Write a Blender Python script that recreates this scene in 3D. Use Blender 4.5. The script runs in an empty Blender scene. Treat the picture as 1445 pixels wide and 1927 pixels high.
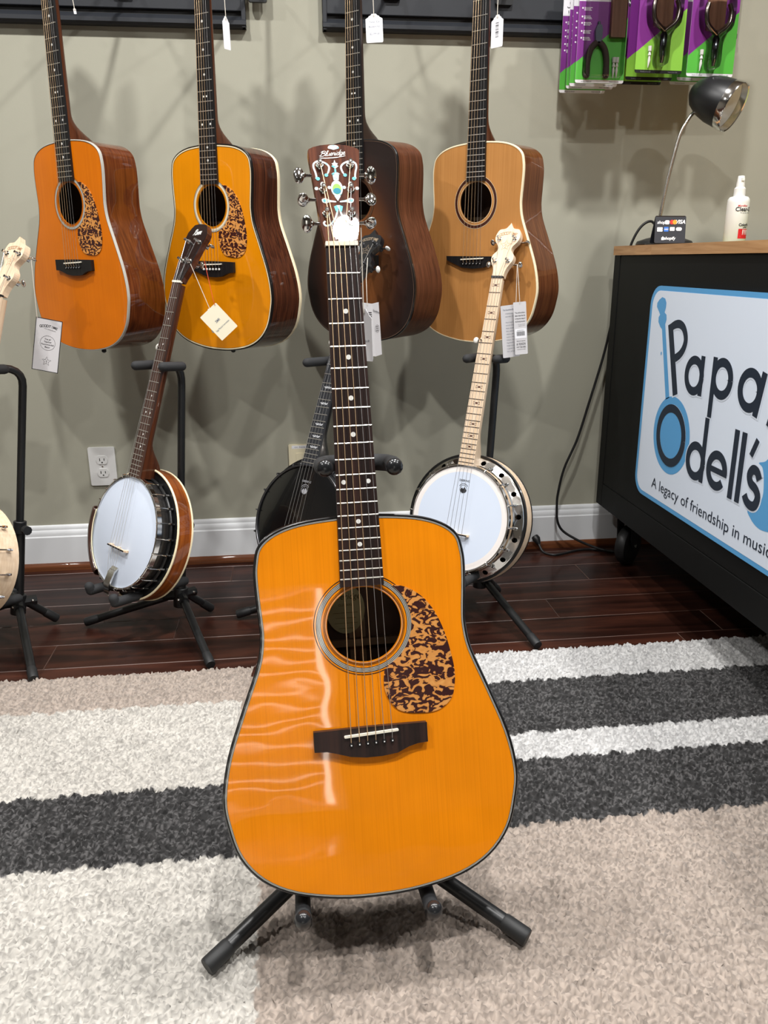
import bpy, math, random
import numpy as np
from mathutils import Matrix, Vector

random.seed(4)
rng = np.random.default_rng(4)
scene = bpy.context.scene
COL = scene.collection
R = math.radians

# ------------------------------------------------------------------ camera
# world: X right along the back wall (plane y = 0), Y into the wall, Z up, metres
CAM = Vector((0.0, -2.565, 0.95))
YAW, PITCH, ROLL, FOCAL_PX = 0.11684, 0.30203, -0.0047, 1522.4
def camera_axes():
    cy, sy, cp, sp, cr, sr = (math.cos(YAW), math.sin(YAW), math.cos(PITCH), math.sin(PITCH), math.cos(ROLL), math.sin(ROLL))
    fwd = Vector((sy, cy, 0)); right = Vector((cy, -sy, 0)); up = Vector((0, 0, 1))
    f = fwd * cp - up * sp
    u = up * cp + fwd * sp
    return right * cr + u * sr, u * cr - right * sr, f
_r, _u, _f = camera_axes()
cam_data = bpy.data.cameras.new('camera')
cam_data.sensor_fit = 'HORIZONTAL'
cam_data.sensor_width = 36.0
cam_data.lens = 36.0 * FOCAL_PX / 1445.0
cam_data.clip_start = 0.02
cam = bpy.data.objects.new('camera', cam_data)
COL.objects.link(cam)
cam.matrix_world = Matrix(((_r.x, _u.x, -_f.x, CAM.x), (_r.y, _u.y, -_f.y, CAM.y), (_r.z, _u.z, -_f.z, CAM.z), (0, 0, 0, 1)))
scene.camera = cam

# ------------------------------------------------------------------ world, lights, exposure
world = bpy.data.worlds.new('room_ambient')
scene.world = world
world.use_nodes = True
world.node_tree.nodes['Background'].inputs[0].default_value = (1.0, 0.97, 0.92, 1)
world.node_tree.nodes['Background'].inputs[1].default_value = 0.0
CEIL = 2.62
def downlight(x, y, power, size=0.09, color=(1.0, 0.985, 0.965), spread=150, name='downlight'):
    d = bpy.data.lights.new(name, 'AREA')
    d.shape = 'DISK'; d.size = size; d.energy = power; d.color = color; d.spread = R(spread)
    o = bpy.data.objects.new(name, d)
    o.location = (x, y, CEIL - 0.006)
    COL.objects.link(o)
    return o
for x, y, p in ((-1.45, -1.0, 20), (-0.45, -1.0, 20), (0.55, -1.0, 20), (1.55, -1.0, 16),
                (-1.3, -2.45, 21), (0.278, -2.215, 27), (1.5, -2.45, 21),
                (-1.3, -3.8, 4), (1.6, -3.8, 4)):
    downlight(x, y, p)
scene.view_settings.view_transform = 'Standard'
scene.view_settings.look = 'None'
scene.view_settings.gamma = 1.0
scene.view_settings.use_curve_mapping = False
scene.view_settings.exposure = 0.06
scene.cycles.use_denoising = True

# ------------------------------------------------------------------ materials
MATS = {}
def srgb(r, g, b):
    return tuple(((c / 255) / 12.92 if c / 255 <= 0.04045 else ((c / 255 + 0.055) / 1.055) ** 2.4) for c in (r, g, b)) + (1.0,)
def base_mat(name):
    m = bpy.data.materials.new(name); m.use_nodes = True
    nt = m.node_tree
    return m, nt, nt.nodes['Principled BSDF']
def plain(name, col, rough=0.5, metal=0.0, coat=0.0, spec=0.5, emit=0.0, vary=0.0, scale=60.0, bump=0.0, bscale=300.0):
    if name in MATS: return MATS[name]
    m, nt, b = base_mat(name)
    b.inputs['Base Color'].default_value = col
    b.inputs['Roughness'].default_value = rough
    b.inputs['Metallic'].default_value = metal
    b.inputs['Coat Weight'].default_value = coat
    b.inputs['Coat Roughness'].default_value = 0.04
    b.inputs['Specular IOR Level'].default_value = spec
    if emit:
        b.inputs['Emission Color'].default_value = col
        b.inputs['Emission Strength'].default_value = emit
    if vary or bump:
        tc = nt.nodes.new('ShaderNodeTexCoord')
    if vary:
        n = nt.nodes.new('ShaderNodeTexNoise'); n.inputs['Scale'].default_value = scale
        nt.links.new(tc.outputs['Object'], n.inputs['Vector'])
        h = nt.nodes.new('ShaderNodeMapRange'); h.inputs[3].default_value = 1 - vary; h.inputs[4].default_value = 1 + vary
        nt.links.new(n.outputs[0], h.inputs[0])
        mx = nt.nodes.new('ShaderNodeVectorMath'); mx.operation = 'SCALE'
        mx.inputs[0].default_value = col[:3]
        nt.links.new(h.outputs[0], mx.inputs['Scale'])
        nt.links.new(mx.outputs[0], b.inputs['Base Color'])
    if bump:
        n2 = nt.nodes.new('ShaderNodeTexNoise'); n2.inputs['Scale'].default_value = bscale
        nt.links.new(tc.outputs['Object'], n2.inputs['Vector'])
        bp = nt.nodes.new('ShaderNodeBump'); bp.inputs['Strength'].default_value = bump; bp.inputs['Distance'].default_value = 0.001
        nt.links.new(n2.outputs[0], bp.inputs['Height'])
        nt.links.new(bp.outputs[0], b.inputs['Normal'])
    MATS[name] = m
    return m
def wood(name, stops, scale=(600, 6, 600), rough=0.35, coat=0.0, detail=4.0, noise=1.0, big=None, distort=0.0, per_object=0.0, ripple=0.0, coat_rough=0.035):
    """grain: noise stretched along one axis; stops = [(pos, colour)]; big = slow second tone"""
    if name in MATS: return MATS[name]
    m, nt, b = base_mat(name)
    L = nt.links.new
    tc = nt.nodes.new('ShaderNodeTexCoord')
    mp = nt.nodes.new('ShaderNodeMapping'); mp.inputs['Scale'].default_value = scale
    vec = tc.outputs['Object']
    if per_object:
        oi = nt.nodes.new('ShaderNodeObjectInfo')
        sc = nt.nodes.new('ShaderNodeVectorMath'); sc.operation = 'SCALE'; sc.inputs[0].default_value = (3.1, 7.7, 5.3)
        L(oi.outputs['Random'], sc.inputs['Scale'])
        ad = nt.nodes.new('ShaderNodeVectorMath'); ad.operation = 'ADD'
        L(vec, ad.inputs[0]); L(sc.outputs[0], ad.inputs[1]); vec = ad.outputs[0]
    L(vec, mp.inputs['Vector'])
    n = nt.nodes.new('ShaderNodeTexNoise'); n.inputs['Scale'].default_value = noise; n.inputs['Detail'].default_value = detail
    n.inputs['Distortion'].default_value = distort
    L(mp.outputs[0], n.inputs['Vector'])
    cr = nt.nodes.new('ShaderNodeValToRGB')
    el = cr.color_ramp.elements
    while len(el) < len(stops): el.new(0.5)
    for e, (p, c) in zip(el, stops): e.position = p; e.color = c
    L(n.outputs[0], cr.inputs[0])
    col = cr.outputs[0]
    if big:
        n2 = nt.nodes.new('ShaderNodeTexNoise'); n2.inputs['Scale'].default_value = big[0]; n2.inputs['Detail'].default_value = 2
        L(vec, n2.inputs['Vector'])
        mr = nt.nodes.new('ShaderNodeMapRange'); mr.inputs[1].default_value = 0.3; mr.inputs[2].default_value = 0.7
        mr.inputs[3].default_value = 1 - big[1]; mr.inputs[4].default_value = 1 + big[1]
        L(n2.outputs[0], mr.inputs[0])
        vm = nt.nodes.new('ShaderNodeVectorMath'); vm.operation = 'SCALE'
        L(col, vm.inputs[0]); L(mr.outputs[0], vm.inputs['Scale']); col = vm.outputs[0]
    if per_object:
        mr = nt.nodes.new('ShaderNodeMapRange'); mr.inputs[3].default_value = 1 - per_object; mr.inputs[4].default_value = 1 + per_object
        L(oi.outputs['Random'], mr.inputs[0])
        vm = nt.nodes.new('ShaderNodeVectorMath'); vm.operation = 'SCALE'
        L(col, vm.inputs[0]); L(mr.outputs[0], vm.inputs['Scale']); col = vm.outputs[0]
    L(col, b.inputs['Base Color'])
    b.inputs['Roughness'].default_value = rough
    b.inputs['Coat Weight'].default_value = coat
    b.inputs['Coat Roughness'].default_value = coat_rough
    b.inputs['Specular IOR Level'].default_value = 0.06 if coat > 0.2 else 0.35
    if ripple:
        mp2 = nt.nodes.new('ShaderNodeMapping'); mp2.inputs['Scale'].default_value = (9, 16, 9)
        L(tc.outputs['Object'], mp2.inputs['Vector'])
        n3 = nt.nodes.new('ShaderNodeTexNoise'); n3.inputs['Scale'].default_value = 1.0; n3.inputs['Detail'].default_value = 1.0
        L(mp2.outputs[0], n3.inputs['Vector'])
        bp = nt.nodes.new('ShaderNodeBump'); bp.inputs['Strength'].default_value = ripple; bp.inputs['Distance'].default_value = 0.002
        L(n3.outputs[0], bp.inputs['Height']); L(bp.outputs[0], b.inputs['Coat Normal'])
    MATS[name] = m
    return m

WHITE_PLASTIC = plain('white_plastic', srgb(232, 232, 228), 0.35)
BLACK_PLASTIC = plain('black_plastic', srgb(24, 25, 27), 0.42)
BLACK_STEEL = plain('black_powder_coat', srgb(22, 23, 24), 0.38)
FOAM = plain('black_foam', srgb(36, 37, 39), 0.8, bump=0.3, bscale=900)
RUBBER = plain('black_rubber', srgb(26, 27, 28), 0.55)
CHROME = plain('chrome', (0.78, 0.77, 0.75, 1), 0.12, 1.0)
NICKEL = plain('nickel_dark', (0.35, 0.33, 0.31, 1), 0.22, 1.0)
BONE = plain('bone', srgb(240, 234, 216), 0.4)
PEARL_DOT = plain('pearl_dot', srgb(242, 242, 238), 0.25, coat=0.5)
FRET_METAL = plain('fret_metal', (0.80, 0.77, 0.70, 1), 0.28, 0.85)
BRONZE = plain('bronze_string', (0.78, 0.55, 0.33, 1), 0.35, 0.8)
STEEL_STRING = plain('steel_string', (0.62, 0.61, 0.60, 1), 0.3, 0.9)
ROSEWOOD = wood('rosewood_fretboard', [(0.35, (0.011, 0.0065, 0.006, 1)), (0.55, (0.026, 0.013, 0.011, 1)), (0.75, (0.045, 0.020, 0.015, 1))], (160, 3, 160), 0.38, detail=5)
EBONY = wood('ebony', [(0.4, (0.009, 0.009, 0.010, 1)), (0.7, (0.016, 0.015, 0.015, 1))], (200, 5, 200), 0.35)
SPRUCE_AMBER = wood('amber_spruce', [(0.30, (0.83, 0.238, 0.002, 1)), (0.5, (0.88, 0.262, 0.003, 1)), (0.72, (0.91, 0.278, 0.004, 1))], (640, 3.2, 640), 0.32, coat=1.0, detail=3, big=(9, 0.07), ripple=0.26)
SPRUCE_ORANGE = wood('orange_spruce', [(0.3, (0.66, 0.155, 0.001, 1)), (0.7, (0.73, 0.185, 0.002, 1))], (640, 3.5, 640), 0.32, coat=1.0, detail=3, big=(8, 0.06))
SPRUCE_GOLD = wood('golden_spruce', [(0.3, (0.75, 0.25, 0.002, 1)), (0.7, (0.81, 0.285, 0.004, 1))], (640, 3.5, 640), 0.32, coat=1.0, detail=3, big=(8, 0.06))
CEDAR = wood('cedar', [(0.3, (0.44, 0.195, 0.056, 1)), (0.7, (0.52, 0.245, 0.076, 1))], (640, 3, 640), 0.4, coat=0.35, detail=3, big=(7, 0.08), coat_rough=0.2)
MAHOGANY = wood('mahogany', [(0.3, (0.060, 0.014, 0.005, 1)), (0.5, (0.105, 0.026, 0.007, 1)), (0.75, (0.155, 0.044, 0.011, 1))], (60, 10, 220), 0.35, coat=1.0, detail=5, big=(5, 0.3))
ROSEWOOD_SIDE = wood('rosewood_side', [(0.3, (0.018, 0.008, 0.005, 1)), (0.5, (0.06, 0.018, 0.009, 1)), (0.75, (0.12, 0.038, 0.016, 1))], (60, 4, 260), 0.35, coat=1.0, detail=5)
BROWN_SIDE = wood('brown_satin_side', [(0.3, (0.055, 0.020, 0.010, 1)), (0.7, (0.13, 0.047, 0.022, 1))], (60, 4, 260), 0.4, coat=0.3, detail=4, coat_rough=0.2)
NECK_MAHOGANY = wood('neck_mahogany', [(0.3, (0.045, 0.014, 0.007, 1)), (0.7, (0.11, 0.034, 0.014, 1))], (120, 4, 120), 0.35, coat=0.5)
HEAD_ROSEWOOD = wood('headstock_rosewood', [(0.3, (0.020, 0.007, 0.004, 1)), (0.5, (0.075, 0.020, 0.009, 1)), (0.72, (0.16, 0.048, 0.018, 1))], (130, 6, 130), 0.5, coat=1.0, detail=5, coat_rough=0.02)
MAPLE = wood('maple', [(0.3, (0.68, 0.50, 0.33, 1)), (0.7, (0.80, 0.63, 0.46, 1))], (180, 6, 180), 0.4, coat=0.15)
CREAM = plain('cream_binding', srgb(240, 226, 190), 0.35, coat=0.4)
GREY_PURFLING = plain('silver_purfling', srgb(176, 174, 166), 0.35, coat=0.6)
BLACK_LINE = plain('black_line', srgb(16, 14, 14), 0.3, coat=0.6)
INSIDE = plain('inside_wood', (0.11, 0.058, 0.036, 1), 0.7)
LABEL_PAPER = plain('label_paper', srgb(196, 186, 142), 0.8)
HEAD_SKIN = plain('frosted_drum_head', srgb(206, 216, 232), 0.55, bump=0.15, bscale=1500)
HEAD_CLEAR = plain('drum_head_rim', srgb(232, 226, 222), 0.45)
HEAD_BLACK = plain('black_drum_head', srgb(8, 8, 9), 0.22, coat=0.5)
TAG_WHITE = plain('tag_paper', srgb(236, 236, 240), 0.75)
TAG_GREY = plain('tag_card_grey', srgb(206, 204, 206), 0.7)
TAG_CREAM = plain('tag_card_cream', srgb(240, 232, 206), 0.7)
THREAD = plain('cotton_thread', srgb(226, 218, 204), 0.9)
INK = plain('printing_ink', srgb(30, 30, 34), 0.6)
INK_GREY = plain('pale_ink', srgb(120, 126, 140), 0.7)
def tortoise():
    m, nt, b = base_mat('tortoiseshell')
    L = nt.links.new
    tc = nt.nodes.new('ShaderNodeTexCoord')
    mp = nt.nodes.new('ShaderNodeMapping'); mp.inputs['Scale'].default_value = (42, 60, 42)
    L(tc.outputs['Object'], mp.inputs['Vector'])
    n = nt.nodes.new('ShaderNodeTexNoise'); n.inputs['Scale'].default_value = 1.9; n.inputs['Detail'].default_value = 1.3
    n.inputs['Roughness'].default_value = 0.45; n.inputs['Distortion'].default_value = 1.4
    L(mp.outputs[0], n.inputs['Vector'])
    cr = nt.nodes.new('ShaderNodeValToRGB')
    el = cr.color_ramp.elements; el.new(0.5); el.new(0.5)
    for e, (p, c) in zip(el, [(0.0, (0.022, 0.005, 0.006, 1)), (0.495, (0.045, 0.008, 0.008, 1)), (0.515, (0.66, 0.27, 0.06, 1)), (1.0, (0.86, 0.45, 0.14, 1))]):
        e.position = p; e.color = c
    L(n.outputs[0], cr.inputs[0]); L(cr.outputs[0], b.inputs['Base Color'])
    b.inputs['Roughness'].default_value = 0.3; b.inputs['Coat Weight'].default_value = 0.6; b.inputs['Coat Roughness'].default_value = 0.05
    MATS['tortoiseshell'] = m
    return m
TORTOISE = tortoise()
def sunburst():
    m, nt, b = base_mat('dark_sunburst')
    L = nt.links.new
    tc = nt.nodes.new('ShaderNodeTexCoord')
    mp = nt.nodes.new('ShaderNodeMapping'); mp.inputs['Location'].default_value = (0, -0.20 / 0.29, 0); mp.inputs['Scale'].default_value = (1 / 0.185, 1 / 0.29, 0)
    L(tc.outputs['Object'], mp.inputs['Vector'])
    ln = nt.nodes.new('ShaderNodeVectorMath'); ln.operation = 'LENGTH'
    L(mp.outputs[0], ln.inputs[0])
    cr = nt.nodes.new('ShaderNodeValToRGB')
    el = cr.color_ramp.elements; el.new(0.5); el.new(0.5)
    for e, (p, c) in zip(el, [(0.0, (0.22, 0.075, 0.016, 1)), (0.40, (0.17, 0.055, 0.013, 1)), (0.78, (0.035, 0.012, 0.007, 1)), (1.0, (0.014, 0.007, 0.006, 1))]):
        e.position = p; e.color = c
    L(ln.outputs['Value'], cr.inputs[0])
    n = nt.nodes.new('ShaderNodeTexNoise'); mp2 = nt.nodes.new('ShaderNodeMapping'); mp2.inputs['Scale'].default_value = (420, 5, 400)
    L(tc.outputs['Object'], mp2.inputs['Vector']); L(mp2.outputs[0], n.inputs['Vector']); n.inputs['Scale'].default_value = 1
    mr = nt.nodes.new('ShaderNodeMapRange'); mr.inputs[3].default_value = 0.85; mr.inputs[4].default_value = 1.15
    L(n.outputs[0], mr.inputs[0])
    vm = nt.nodes.new('ShaderNodeVectorMath'); vm.operation = 'SCALE'
    L(cr.outputs[0], vm.inputs[0]); L(mr.outputs[0], vm.inputs['Scale']); L(vm.outputs[0], b.inputs['Base Color'])
    b.inputs['Roughness'].default_value = 0.42; b.inputs['Coat Weight'].default_value = 0.25; b.inputs['Coat Roughness'].default_value = 0.25
    MATS['dark_sunburst'] = m
    return m
SUNBURST = sunburst()
def pearl():
    m, nt, b = base_mat('abalone_pearl')
    L = nt.links.new
    tc = nt.nodes.new('ShaderNodeTexCoord')
    n = nt.nodes.new('ShaderNodeTexNoise'); n.inputs['Scale'].default_value = 170; n.inputs['Detail'].default_value = 2
    L(tc.outputs['Object'], n.inputs['Vector'])
    cr = nt.nodes.new('ShaderNodeValToRGB')
    el = cr.color_ramp.elements; el.new(0.5)
    for e, (p, c) in zip(el, [(0.30, (0.10, 0.45, 0.50, 1)), (0.44, (0.58, 0.60, 0.60, 1)), (0.75, (0.66, 0.64, 0.60, 1))]): e.position = p; e.color = c
    L(n.outputs[0], cr.inputs[0]); L(cr.outputs[0], b.inputs['Base Color'])
    b.inputs['Roughness'].default_value = 0.5; b.inputs['Specular IOR Level'].default_value = 0.15
    return m
PEARL = pearl()
def clear_plastic():
    m = bpy.data.materials.new('clear_blister_plastic'); m.use_nodes = True
    nt = m.node_tree; nt.nodes.clear()
    o = nt.nodes.new('ShaderNodeOutputMaterial'); mx = nt.nodes.new('ShaderNodeMixShader')
    t = nt.nodes.new('ShaderNodeBsdfTransparent'); g = nt.nodes.new('ShaderNodeBsdfGlossy'); g.inputs['Roughness'].default_value = 0.08
    fr = nt.nodes.new('ShaderNodeFresnel'); fr.inputs['IOR'].default_value = 1.5
    nt.links.new(fr.outputs[0], mx.inputs[0]); nt.links.new(t.outputs[0], mx.inputs[1]); nt.links.new(g.outputs[0], mx.inputs[2])
    nt.links.new(mx.outputs[0], o.inputs[0])
    return m
CLEAR = clear_plastic()

# ------------------------------------------------------------------ mesh helpers
class MB:
    """collects shapes; build() links them as ONE mesh object"""
    def __init__(s): s.v = []; s.f = []; s.m = []
    def add(s, verts, faces, mat=0, T=None):
        k = len(s.v)
        s.v += [tuple(T @ Vector(p)) if T is not None else tuple(p) for p in verts]
        s.f += [tuple(i + k for i in f) for f in faces]
        s.m += [mat] * len(faces)
        return s
    def box(s, x0, x1, y0, y1, z0, z1, mat=0, T=None):
        v = [(x, y, z) for z in (z0, z1) for y in (y0, y1) for x in (x0, x1)]
        return s.add(v, [(0, 2, 3, 1), (4, 5, 7, 6), (0, 1, 5, 4), (2, 6, 7, 3), (0, 4, 6, 2), (1, 3, 7, 5)], mat, T)
    def prism(s, poly, z0, z1, mat=0, T=None, side=None):
        n = len(poly)
        v = [(x, y, z0) for x, y in poly] + [(x, y, z1) for x, y in poly]
        s.add(v, [tuple(range(n))[::-1], tuple(range(n, 2 * n))], mat, T)
        s.add(v, [(i, (i + 1) % n, n + (i + 1) % n, n + i) for i in range(n)], mat if side is None else side, T)
        return s
    def flat(s, poly, z, mat=0, T=None):
        return s.add([(x, y, z) for x, y in poly], [tuple(range(len(poly)))], mat, T)
    def lathe(s, prof, n=24, mat=0, T=None, caps=True, a0=0.0, a1=2 * math.pi):
        full = abs(a1 - a0 - 2 * math.pi) < 1e-6
        k = n if full else n + 1
        v = []; f = []
        for r, z in prof:
            for i in range(k):
                a = a0 + (a1 - a0) * i / n
                v.append((r * math.cos(a), r * math.sin(a), z))
        for j in range(len(prof) - 1):
            for i in range(n):
                i2 = (i + 1) % k
                f.append((j * k + i, j * k + i2, (j + 1) * k + i2, (j + 1) * k + i))
        if caps and full:
            if prof[0][0] > 1e-6: f.append(tuple(range(k))[::-1])
            if prof[-1][0] > 1e-6: f.append(tuple(range((len(prof) - 1) * k, len(prof) * k)))
        return s.add(v, f, mat, T)
    def tube(s, pts, r, n=8, mat=0, T=None, caps=True):
        pts = [Vector(p) for p in pts]
        rr = r if isinstance(r, (list, tuple)) else [r] * len(pts)
        tang = []
        for i in range(len(pts)):
            a = pts[max(i - 1, 0)]; b = pts[min(i + 1, len(pts) - 1)]
            tang.append((b - a).normalized())
        ref = Vector((0, 0, 1)) if abs(tang[0].z) < 0.9 else Vector((1, 0, 0))
        nrm = tang[0].cross(ref).normalized()
        v = []; f = []
        for i, p in enumerate(pts):
            nrm = (nrm - tang[i] * nrm.dot(tang[i])).normalized()
            bi = tang[i].cross(nrm)
            for k in range(n):
                a = 2 * math.pi * k / n
                v.append(p + (nrm * math.cos(a) + bi * math.sin(a)) * rr[i])
        for i in range(len(pts) - 1):
            for k in range(n):
                k2 = (k + 1) % n
                f.append((i * n + k, i * n + k2, (i + 1) * n + k2, (i + 1) * n + k))
        if caps:
            f.append(tuple(range(n))[::-1]); f.append(tuple(range((len(pts) - 1) * n, len(pts) * n)))
        return s.add(v, f, mat, T)
    def capsule(s, a, b, r, n=12, mat=0, T=None, m=4):
        a = Vector(a); b = Vector(b); d = (b - a).normalized()
        pts = []; rr = []
        for i in range(m):
            t = math.pi / 2 * i / m
            pts.append(a - d * r * math.cos(t)); rr.append(max(r * math.sin(t), r * 0.02))
        pts += [a, b]; rr += [r, r]
        for i in range(m - 1, -1, -1):
            t = math.pi / 2 * i / m
            pts.append(b + d * r * math.cos(t)); rr.append(max(r * math.sin(t), r * 0.02))
        return s.tube(pts, rr, n, mat, T)
    def ring(s, r0, r1, z, mat=0, n=64, T=None, a0=0.0, a1=2 * math.pi, c=(0, 0)):
        v = []; f = []
        for i in range(n + 1):
            a = a0 + (a1 - a0) * i / n
            for r in (r0, r1): v.append((c[0] + r * math.cos(a), c[1] + r * math.sin(a), z))
        for i in range(n): f.append((2 * i, 2 * i + 1, 2 * i + 3, 2 * i + 2))
        return s.add(v, f, mat, T)
    def disc(s, r, z, mat=0, n=32, T=None, c=(0, 0), ry=None):
        ry = r if ry is None else ry
        return s.flat([(c[0] + r * math.cos(2 * math.pi * i / n), c[1] + ry * math.sin(2 * math.pi * i / n)) for i in range(n)], z, mat, T)
    def ellipsoid(s, c, rad, n=12, m=8, mat=0, T=None):
        v = []; f = []
        for j in range(m + 1):
            t = math.pi * j / m
            for i in range(n):
                a = 2 * math.pi * i / n
                v.append((c[0] + rad[0] * math.sin(t) * math.cos(a), c[1] + rad[1] * math.sin(t) * math.sin(a), c[2] + rad[2] * math.cos(t)))
        for j in range(m):
            for i in range(n):
                f.append((j * n + i, (j + 1) * n + i, (j + 1) * n + (i + 1) % n, j * n + (i + 1) % n))
        return s.add(v, f, mat, T)
    def ribbon(s, pts, w, z, mat=0, T=None, closed=False, thick=0.0):
        pts = [Vector((p[0], p[1])) for p in pts]
        ww = w if isinstance(w, (list, tuple)) else [w] * len(pts)
        n = len(pts); lo = []; hi = []
        for i, p in enumerate(pts):
            a = pts[(i - 1) % n if closed else max(i - 1, 0)]; b = pts[(i + 1) % n if closed else min(i + 1, n - 1)]
            d = (b - a).normalized(); q = Vector((-d.y, d.x)) * ww[i] / 2
            lo.append(p - q); hi.append(p + q)
        for i in range(n if closed else n - 1):
            j = (i + 1) % n
            quad = [(lo[i].x, lo[i].y), (lo[j].x, lo[j].y), (hi[j].x, hi[j].y), (hi[i].x, hi[i].y)]
            if thick: s.prism(quad, z - thick, z, mat, T)
            else: s.flat(quad, z, mat, T)
        return s
    def text(s, body, size, x, y, z, mat=0, T=None, bold=0.0, shear=0.0, align='CENTER', width=None, rot=0.0, bend=None, sy=1.0):
        v, f = text_geo(body, size, bold, shear, align)
        if not v: return s
        if width:
            x0 = min(p[0] for p in v); x1 = max(p[0] for p in v)
            k = width / max(x1 - x0, 1e-9)
            v = [(p[0] * k, p[1]) for p in v]
        c, si = math.cos(rot), math.sin(rot)
        out = []
        for px, py in v:
            py *= sy
            qx, qy = x + px * c - py * si, y + px * si + py * c
            out.append((qx, qy, z) if bend is None else bend(qx, qy, z))
        return s.add(out, f, mat, T)
    def build(s, name, mats, parent=None, smooth=35, bevel=0.0, segs=2):
        me = bpy.data.meshes.new(name)
        me.from_pydata(s.v, [], s.f)
        mats = mats if isinstance(mats, (list, tuple)) else [mats]
        for m in mats: me.materials.append(m)
        if len(mats) > 1: me.polygons.foreach_set('material_index', s.m)
        me.update()
        if smooth:
            me.shade_smooth()
            me.set_sharp_from_angle(angle=R(smooth))
        o = bpy.data.objects.new(name, me)
        COL.objects.link(o)
        if parent is not None: o.parent = parent
        if bevel:
            b = o.modifiers.new('edge', 'BEVEL'); b.width = bevel; b.segments = segs; b.limit_method = 'ANGLE'; b.angle_limit = R(40)
            b.harden_normals = False
        return o
_TXT = {}
def text_geo(body, size, bold=0.0, shear=0.0, align='CENTER'):
    key = (body, bold, shear, align)
    if key not in _TXT:
        c = bpy.data.curves.new('t', 'FONT'); c.body = body; c.offset = bold; c.shear = shear; c.align_x = align; c.resolution_u = 3
        o = bpy.data.objects.new('t', c)
        me = bpy.data.meshes.new_from_object(o)
        _TXT[key] = ([(v.co.x, v.co.y) for v in me.vertices], [tuple(p.vertices) for p in me.polygons])
        bpy.data.objects.remove(o); bpy.data.curves.remove(c); bpy.data.meshes.remove(me)
    v, f = _TXT[key]
    return [(x * size, y * size) for x, y in v], f
def tag(o, label=None, cat=None, group=None, kind=None):
    if label: o['label'] = label
    if cat: o['category'] = cat
    if group: o['group'] = group
    if kind: o['kind'] = kind
    return o
def thing(name, label, cat, M=None, group=None):
    o = bpy.data.objects.new(name, None); o.empty_display_size = 0.05
    COL.objects.link(o)
    if M is not None: o.matrix_world = M
    return tag(o, label, cat, group)
def catmull(pts, n=6, closed=False):
    P = [Vector((*p, 0) if len(p) == 2 else p) for p in pts]
    out = []; N = len(P)
    for i in range(N if closed else N - 1):
        p0 = P[(i - 1) % N] if closed else P[max(i - 1, 0)]
        p1 = P[i]; p2 = P[(i + 1) % N]
        p3 = P[(i + 2) % N] if closed else P[min(i + 2, N - 1)]
        for k in range(n):
            t = k / n
            q = 0.5 * ((2 * p1) + (p2 - p0) * t + (2 * p0 - 5 * p1 + 4 * p2 - p3) * t * t + (3 * p1 - p0 - 3 * p2 + p3) * t ** 3)
            out.append(q)
    if not closed: out.append(P[-1])
    if len(pts[0]) == 2: return [(q.x, q.y) for q in out]
    return [tuple(q) for q in out]
def rrect(x0, x1, y0, y1, r, n=5):
    out = []
    for cx, cy, a in ((x1 - r, y1 - r, 0), (x0 + r, y1 - r, 90), (x0 + r, y0 + r, 180), (x1 - r, y0 + r, 270)):
        for i in range(n + 1):
            t = R(a + 90 * i / n); out.append((cx + r * math.cos(t), cy + r * math.sin(t)))
    return out
def pose(x, y, z, yaw, lean, roll):
    """instrument frame: local x right, y up the neck, z out of the face"""
    B = Matrix(((1, 0, 0), (0, 0, -1), (0, 1, 0))).to_4x4()
    return Matrix.Translation((x, y, z)) @ Matrix.Rotation(yaw, 4, 'Z') @ Matrix.Rotation(-lean, 4, 'X') @ B @ Matrix.Rotation(roll, 4, 'Z')
def facing(x, y, z, yaw=0.0, roll=0.0, lean=0.0):
    return pose(x, y, z, yaw, lean, roll)

# ------------------------------------------------------------------ the room
X0, X1, Y0 = -2.6, 3.0, -4.9
WALL_PAINT = plain('sage_wall_paint', srgb(167, 165, 149), 0.85, vary=0.03, scale=3.0, bump=0.12, bscale=260)
FAR_WALL = plain('dark_shop_wall', srgb(112, 106, 97), 0.85)
CEIL_PAINT = plain('ceiling_paint', srgb(165, 163, 159), 0.9)
TRIM_WHITE = plain('white_trim_paint', srgb(226, 228, 230), 0.4)
def structure(name, mb, mats, **k):
    o = mb.build(name, mats, **k); o['kind'] = 'structure'
    return o
structure('wall_back', MB().box(X0, X1, 0, 0.1, -0.02, CEIL), WALL_PAINT)
structure('wall_left', MB().box(X0 - 0.1, X0, Y0, 0.1, -0.02, CEIL), FAR_WALL)
structure('wall_right', MB().box(X1, X1 + 0.1, Y0, 0.1, -0.02, CEIL), FAR_WALL)
structure('wall_front', MB().box(X0 - 0.1, X1 + 0.1, Y0 - 0.1, Y0, -0.02, CEIL), FAR_WALL)
structure('ceiling', MB().box(X0 - 0.1, X1 + 0.1, Y0 - 0.1, 0.1, CEIL, CEIL + 0.1), CEIL_PAINT)
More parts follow.
